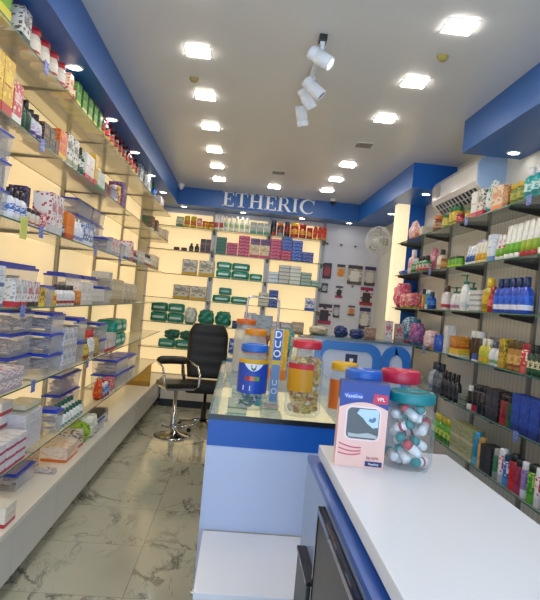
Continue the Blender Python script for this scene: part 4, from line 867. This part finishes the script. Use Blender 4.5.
# blue labelled jar
J1 = (.105, 3.02, .9485)
j1 = big_jar('sweet_jar', 'clear jar with blue lid and big blue label on the display case', J1, .075, .33, '1c62c0',
        [('label', .085, .235, F0-.3, F1+.3, mat('1848b4', .35), None), ('yellow_band', .236, .256, F0-.3, F1+.3, mat('d8a820', .4), None)])
m = MB()
def curved(m, pts, r, z=0):
    A = [m.bm.verts.new((r*math.cos(-PI/2+x/r), r*math.sin(-PI/2+x/r), zz)) for x, zz in pts]; m.bm.faces.new(A); return m
m = MB(); 
for i in range(8):
    x0, x1 = -.05+.0125*i, -.05+.0125*(i+1); f_ = lambda x: .198+14*x*x
    curved(m, [(x0, f_(x0)), (x1, f_(x1)), (x1, .2345), (x0, .2345)], .0772)
m.obj('white_arc', mat('e8ecf4', .4), j1)
curved(MB(), [(-.014, .228), (.014, .228), (.012, .208), (0, .200), (-.012, .208)], .0778).obj('green_shield', mat('106048', .4), j1)
link('shield_lettering', text_mesh('VICKS', .009, mat('ffffff', .4)), j1, loc=(0, -.0788, .218))
for i, c_ in enumerate(('a83828', 'd87828', '70a030')): curved(MB(), [(-.042+.026*i, .15), (-.018+.026*i, .15), (-.018+.026*i, .172), (-.042+.026*i, .172)], .0775).obj('flavour_patch', mat(c_, .4), j1)
curved(MB(), [(-.05, .10), (-.01, .10), (-.01, .125), (-.05, .125)], .0775).obj('white_patch', mat('d8e4f4', .4), j1)
fill('wrapped_lozenges', 'teal and green wrapped lozenges inside the blue-labelled jar', J1, .07, .10, ['107c88', '186c60', '20a0a0', '0c4c80', 'b8c8d0'], 90, .024, 3, 'lozenges')
fill('wrapped_sweets', 'orange and white wrapped sweets near the top of the blue-labelled jar', (J1[0], J1[1], J1[2]+.235), .062, .035, ['d89878', 'e0d0c8', 'c87850', 'a8b8c0'], 26, .022, 4, 'sweets') if 0 else None
# gold jar
J2 = (.365, 2.96, .9485)
j2 = big_jar('sweet_jar', 'clear jar of gold sweets with red lid on the display case', J2, .090, .375, 'c02438',
        [('label', .125, .235, F0-.15, -PI/2+.35, mat('c89010', .4), None), ('red_band', .2355, .262, F0-.15, -PI/2+.35, mat('c02438', .4), None)], neck=.72)
for zz in range(6): curved(MB(), [(-.085, .138+.016*zz), (.02, .138+.016*zz), (.02, .142+.016*zz), (-.085, .142+.016*zz)], .0925).obj('print_line', mat('8c6408', .4), j2)
fill('wrapped_sweets', 'gold and green wrapped sweets filling the red-lidded jar', J2, .086, .285, ['d0a830', 'e0c868', 'c8b048', 'b85838', 'd8d4b8', 'b89838', 'dcc080'], 650, .026, 5, 'sweets')
# yellow lidded jar
J3 = (.575, 3.02, .9485)
j3 = big_jar('sweet_jar', 'clear jar with yellow lid and orange label behind the pink carton', J3, .072, .275, 'd8a820',
        [('label', .04, .19, F0-.2, F1+.2, mat('d86c28', .4), None)], am=.16)
# jars on the white counter
J4 = (.60, 1.93, 1.0005)
j4 = big_jar('supplies_jar', 'clear jar with teal lid full of small white tubes on the counter', J4, .083, .247, '107c84', [], am=.08, neck=.84, lidh=.03)
J5 = (.655, 2.045, 1.0005)
J5 = (.60, 2.095-.005, 1.0005)
big_jar('supplies_jar', 'clear jar with magenta-red lid behind the teal-lidded jar', (.595, 2.06, 1.0005) if 0 else (.60, 2.085, 1.0005), .068, .30, 'b81c40', [], am=.22, lidh=.04, neck=.9)
big_jar('supplies_jar', 'clear jar with blue lid behind the pink carton', (.457, 2.035, 1.0005), .062, .295, '1c5cb8', [], am=.25, lidh=.035, neck=.9)
rr = random.Random(11); tb = MB().lathe([(0, -.03), (.011, -.03), (.0125, -.026), (.0125, .012), (0, .012)], 12).mesh('body', mat('e4e8ea', .35))
capT = MB().lathe([(0, .0125), (.0128, .0125), (.0128, .032), (0, .032)], 12).mesh('cap', mat('0c8c8c', .3)); capR = MB().lathe([(0, .0125), (.0128, .0125), (.0128, .032), (0, .032)], 12).mesh('cap', mat('c03040', .3))
bndm = MB().lathe([(.0127, -.012), (.013, -.012), (.013, -.002), (.0127, -.002)], 12).mesh('band', mat('c83c48', .35))
pl = []
tries = 0
while len(pl) < 40 and tries < 40000:
    tries += 1
    a, r_, z0 = rr.uniform(0, 2*PI), rr.uniform(.022, .052), rr.uniform(.018, .19)
    p_ = Vector((r_*math.cos(a), r_*math.sin(a), z0)); e_ = (0, rr.uniform(.9, 1.57)*rr.choice((-1, 1)), a+PI/2+rr.uniform(-.6, .6))
    d_ = Matrix.Rotation(e_[2], 3, 'Z') @ Matrix.Rotation(e_[1], 3, 'Y') @ Vector((0, 0, 1))
    if any((p_+d_*k_-q_-u_*l__).length < .0275 for q_, u_, *_ in pl for k_ in (-.024, 0, .024) for l__ in (-.024, 0, .024)): continue
    if any(math.hypot(*(p_+d_*q_).xy) > .063 or (p_+d_*q_).z < .018 for q_ in (-.031, .033)): continue
    pl.append((p_, d_, e_))
pl.sort(key=lambda q: q[0].z)
TENS = ['', '', 'twenty', 'thirty', 'forty']
def ordn(n):
    if n < 15: return ORD[n]
    if n < 20: return {15: 'fifteenth', 16: 'sixteenth', 17: 'seventeenth', 18: 'eighteenth', 19: 'nineteenth'}[n]
    return (TENS[n//10][:-1] + 'ieth') if n % 10 == 0 else TENS[n//10] + '-' + ORD[n % 10]
for i, (p_, d_, e_) in enumerate(pl):
    teal = i % 4 != 1
    t = thing('ointment_tube', 'small white %s-capped tube, %s up from the bottom of the teal-lidded jar' % ('teal' if teal else 'red', ordn(i+1)), 'tube', Vector(J4)+p_, 0, 'small tubes in the teal-lidded jar')
    t.rotation_euler = (0, e_[1], e_[2]); t.scale = (1.18, 1.18, 1.0)
    link('body', tb, t); link('cap', capT if teal else capR, t)
    if i % 3 == 0: link('band', bndm, t)
# display tube
t = thing('display_strip', 'tall clear display column with a blue lettered strip between the jars', 'display', (.225, 3.12, .9485))
MB().box(-.035, .035, -.03, .03, 0, .012, .002).obj('base', mat('c8a8a8', .3), t)
MB().box(-.028, .028, -.024, .024, .0125, .41).obj('column', clear('c8d8ec', .22, .06), t)
MB().box(-.02, .02, -.0265, -.0245, .25, .41).obj('blue_strip', mat('1c58a8', .35), t)
MB().box(-.02, .02, -.0265, -.0245, .225, .249).obj('yellow_strip', mat('d0b828', .35), t)
MB().box(-.02, .02, -.0265, -.0245, .03, .224).obj('pale_strip', mat('6c90c0', .35), t)
for i, ch in enumerate('DUO'): link('lettering', text_mesh(ch, .052, mat('f0f4f8', .4), bold=.0006), t, loc=(0, -.0275, .382-i*.05))
for i, ch in enumerate('UO'): link('lettering', text_mesh(ch, .042, mat('e8eef4', .4)), t, loc=(0, -.0275, .13-i*.045))
# farther containers on the case
big_jar('sweet_jar', 'tall clear container with orange lid behind the blue-lidded jar', (.075, 4.60, .9485), .085, .40, 'd06828', [('label', .05, .25, F0, F1, mat('c8c4c0', .4), None)], am=.4)
big_jar('sweet_jar', 'clear jar with yellow-orange lid and orange band behind the display case', (.135, 3.95, .9485), .08, .36, 'd88820', [('label', .20, .235, F0, F1, mat('d07828', .4), None), ('lower_label', .03, .14, F0, F1, mat('c8a890', .4), None)], am=.35)
big_jar('sweet_jar', 'clear lidded jar standing behind the jar of gold sweets', (.43, 3.75, .9485), .08, .34, 'a8aca4', [], am=.3)
single('box', 'carton', .13, .08, .36, 'd8a828 d07828 e0c048', (.315, 4.25, .9485), 0, 'upright yellow carton with orange edge on the display case', 'box')
single('box', 'carton', .10, .08, .30, '70343c 904850 c89090', (.20, 4.45, .9485), 0, 'dark red upright carton between the clear jars', 'box')

# ---------------------------------------------------------------- far desk
dk = thing('billing_desk', 'blue and white billing desk across the far end of the display case', 'desk', (-.05, 5.30, 0))
MB().box(0, .75, 0, .45, .0, .83).obj('base', mat('a8b8d8', .35), dk); MB().box(-.01, .75, -.01, .45, .8305, .955).obj('band', mat('0f5ab4', .3), dk)
MB().box(-.012, .75, -.012, .45, .9555, .97).obj('desk_top', clear('9fb0ac', .5, .05), dk)
rp = MB().box(.7505, 1.66, 0, .04, 0, 1.215).obj('raised_panel', mat('d0d8ec', .3), dk)
MB().box(.7505, 1.66, -.03, .30, 1.2155, 1.235).obj('raised_top', mat('5c7480', .15), dk)
def arch(x0, x1, z0, z1, th, r):
    o = rrect(x0, x1, z0, z1, r, 8); q = rrect(x0+th, x1-th, z0+th, z1-th, max(.02, r-th*.6), 8)
    m = MB(); y0, y1 = -.018, -.001
    O = [[m.bm.verts.new((x, y, z)) for y in (y0, y1)] for x, z in o]; Q = [[m.bm.verts.new((x, y, z)) for y in (y0, y1)] for x, z in q]; n = len(O)
    for i in range(n):
        j = (i+1) % n
        m.bm.faces.new((O[i][0], O[j][0], Q[j][0], Q[i][0])); m.bm.faces.new((O[i][0], O[i][1], O[j][1], O[j][0])); m.bm.faces.new((Q[i][0], Q[j][0], Q[j][1], Q[i][1])); m.bm.faces.new((O[i][1], Q[i][1], Q[j][1], O[j][1]))
    return m
arch(.77, 1.38, .65, 1.20, .075, .12).obj('blue_surround', mat('2a78d0', .3), rp)
arch(1.30+.085, 1.655, .65, 1.20, .075, .12).obj('blue_surround', mat('2a78d0', .3), rp)
t = thing('navy_sign', 'small navy card with a white shield on the desk panel', 'sign', (1.06, 5.297, 1.04))
MB().box(-.055, .055, -.006, 0, -.045, .055).obj('card', mat('14204c', .35), t); MB().poly([(-.018, .018), (.018, .018), (.016, -.008), (0, -.02), (-.016, -.008)], -.009, -.0065).obj('shield', mat('e8ecf4', .4), t)
z_ = 1.2355
for (x, y, w_, d_, h_, c_, kind, lb) in (
    (.97, 5.45, .12, .1, .10, '182454 203070 485c98', 'bag', 'navy bag on the raised desk, beside the brown box'), (1.12, 5.45, .13, .1, .085, '1c2c5c 203068 5060a0', 'bag', 'smaller navy bag on the raised desk'),
    (1.25, 5.48, .1, .08, .11, '98745c 785844 c0a088', 'box', 'brown carton on the raised desk under the navy-headed pack'), (1.42, 5.47, .07, .06, .19, 'dcdcdc c8c8c8 c04048', 'box', 'slim white carton on the raised desk'),
    (1.52, 5.47, .075, .06, .17, 'b0a8a4 88807c c03848', 'box', 'grey carton with red top on the raised desk'), (.76, 5.46, .16, .12, .08, 'b8a888 98886c d0c4a8', 'bag', 'beige cloth bag on the raised desk corner')):
    single(kind, None, w_, d_, h_, c_, (x, y, z_ if x > .7 else .9705), 0, lb)
for (x, y, w_, d_, h_, c_, kind, lb) in ((.47, 5.5, .15, .14, .30, '4c9090 c8d4cc 88b8b0', 'bag', 'teal and white bag on the billing desk'), (.64, 5.42, .12, .12, .25, '988870 786854 b8a890', 'box', 'brown box on the billing desk beside the teal bag')):
    single(kind, None, w_, d_, h_, c_, (x, y, .9705), 0, lb)
t = thing('display_rack', 'chrome arched rack holding a grey board on the billing desk', 'rack', (.23, 5.48, .9705))
arcp = [(-.15, 0, 0), (-.15, 0, .3), (-.148, 0, .50)] + [(-.10-.048*math.cos(a), 0, .52+.045*math.sin(a)) for a in (.3, .7, 1.1, 1.5)] + [(.10+.048*math.cos(a), 0, .52+.045*math.sin(a)) for a in (1.5, 1.1, .7, .3)] + [(.148, 0, .50), (.15, 0, .3), (.15, 0, 0)]
MB().tube(arcp, .010).obj('frame', CHROME, t)
MB().box(-.10, .10, -.02, -.012, .17, .40, 0).obj('board', printed('98a4b0', '283c80', '7c8894', 1), t)

# hanging sachet strip by the pillar
t = thing('sachet_strip', 'hanging strip of white and dark sachets by the pillar', 'sachet strip', (1.66, 6.0, 1.215)) if 0 else thing('sachet_strip', 'hanging strip of white and dark sachets by the pillar', 'sachet strip', (1.605, 5.75, 1.36))
for i in range(9): MB().box(-.035, .035, -.006, .006, -.03*i*1.15-.03, -.03*i*1.15, .002, Matrix.Rotation(.12, 4, 'Y')).obj('sachet', printed('c8ccd4', '384050', '3c5080', 1, .2, .5), t)

# ---------------------------------------------------------------- bar stool
st = thing('bar_stool', 'chrome bar stool with curved arms and a dark padded seat in the aisle', 'stool', (-.57, 6.25, 0), .5)
MB().lathe([(0, 0), (.19, 0), (.192, .006), (.17, .016), (.09, .032), (.045, .06), (.03, .08), (0, .08)], 32).obj('base', CHROME, st)
MB().lathe([(.028, .07), (.028, .28), (.02, .285), (.02, .50), (0, .50)], 18).obj('column', CHROME, st)
MB().box(-.15, .15, -.14, .14, .50, .525, .01).obj('seat_pan', CHROME, st)
MB().box(-.17, .17, -.16, .16, .5255, .575, .02).obj('seat', mat('28241f', .3), st)
for sx in (-1, 1):
    MB().tube([(sx*.14, -.12, .51), (sx*.19, -.14, .55), (sx*.20, -.13, .66), (sx*.20, -.06, .74), (sx*.20, .06, .76), (sx*.17, .14, .78)], .012).obj('armrest', CHROME, st)
pb = MB()
pb.tube([(-.17+.34*i/8, .14+.05*math.sin(PI*i/8), .78) for i in range(9)], [.03]+[.045]*7+[.03], 10); pb.obj('backrest', mat('28241f', .35), st)
MB().tube([(-.13, -.02, .12), (-.14, -.16, .14), (0, -.22, .14), (.14, -.16, .14), (.13, -.02, .12), (.03, 0, .12)], .009).obj('footrest', CHROME, st)

# ---------------------------------------------------------------- black office chair
ch = thing('office_chair', 'black high-backed office chair with chrome arms behind the stool', 'chair', (-.28, 6.70, 0), .12)
for i in range(5):
    a = 2*PI*i/5+.3; L_ = .27
    lg = MB().tube([(0, 0, .10), (.14*math.cos(a), .14*math.sin(a), .085), (L_*math.cos(a), L_*math.sin(a), .065)], [.024, .018, .014]).obj('leg', CHROME, ch)
    MB().lathe([(0, -.012), (.022, -.012), (.026, 0), (.022, .012), (0, .012)], 12, Matrix.Translation((L_*math.cos(a), L_*math.sin(a), .027)) @ Matrix.Rotation(PI/2, 4, 'X')).obj('caster', BLACK, lg)
MB().lathe([(.03, .09), (.03, .25), (.018, .26), (.018, .42), (0, .42)], 14).obj('gas_column', BLACK, ch)
MB().box(-.24, .24, -.25, .22, .43, .53, .035).obj('seat', mat('08080a', .5), ch)
bk = MB()
n0 = 24; rows_ = []
for i in range(n0+1):
    f = i/n0; z = .55+.62*f; hw = .235*(1-max(0, (f-.72)/.28)**2.4*.28)*(.90+.10*min(1, f*4)); g_ = .008*abs(math.sin(f*PI*5)) if f < .8 else .012
    yy = .22+.10*f; ring = []
    for a in range(20):
        t_ = 2*PI*a/20; cx_, sx_ = math.cos(t_), math.sin(t_)
        ring.append(bk.bm.verts.new((hw*math.copysign(abs(cx_)**.45, cx_), yy+(.045+g_)*math.copysign(abs(sx_)**.6, sx_), z)))
    rows_.append(ring)
for A_, B_ in zip(rows_, rows_[1:]):
    for a in range(20): bk.bm.faces.new((A_[a], A_[(a+1) % 20], B_[(a+1) % 20], B_[a])).smooth = True
bk.bm.faces.new(rows_[0][::-1]); bk.bm.faces.new(rows_[-1])
bk.obj('backrest', mat('070708', .5), ch)
for sx in (-1, 1):
    MB().tube([(sx*.24, .18, .50), (sx*.27, .20, .60), (sx*.28, .10, .70), (sx*.28, -.10, .70), (sx*.27, -.18, .62), (sx*.24, -.15, .50)], .016).obj('armrest', mat('1c1c1c', .3), ch)

import os
if 0:
    for l, g in used.items():
        if len(g) > 1: print('DUP', len(g), l)
        if not 4 <= len(l.split()) <= 16: print('LEN', len(l.split()), l)
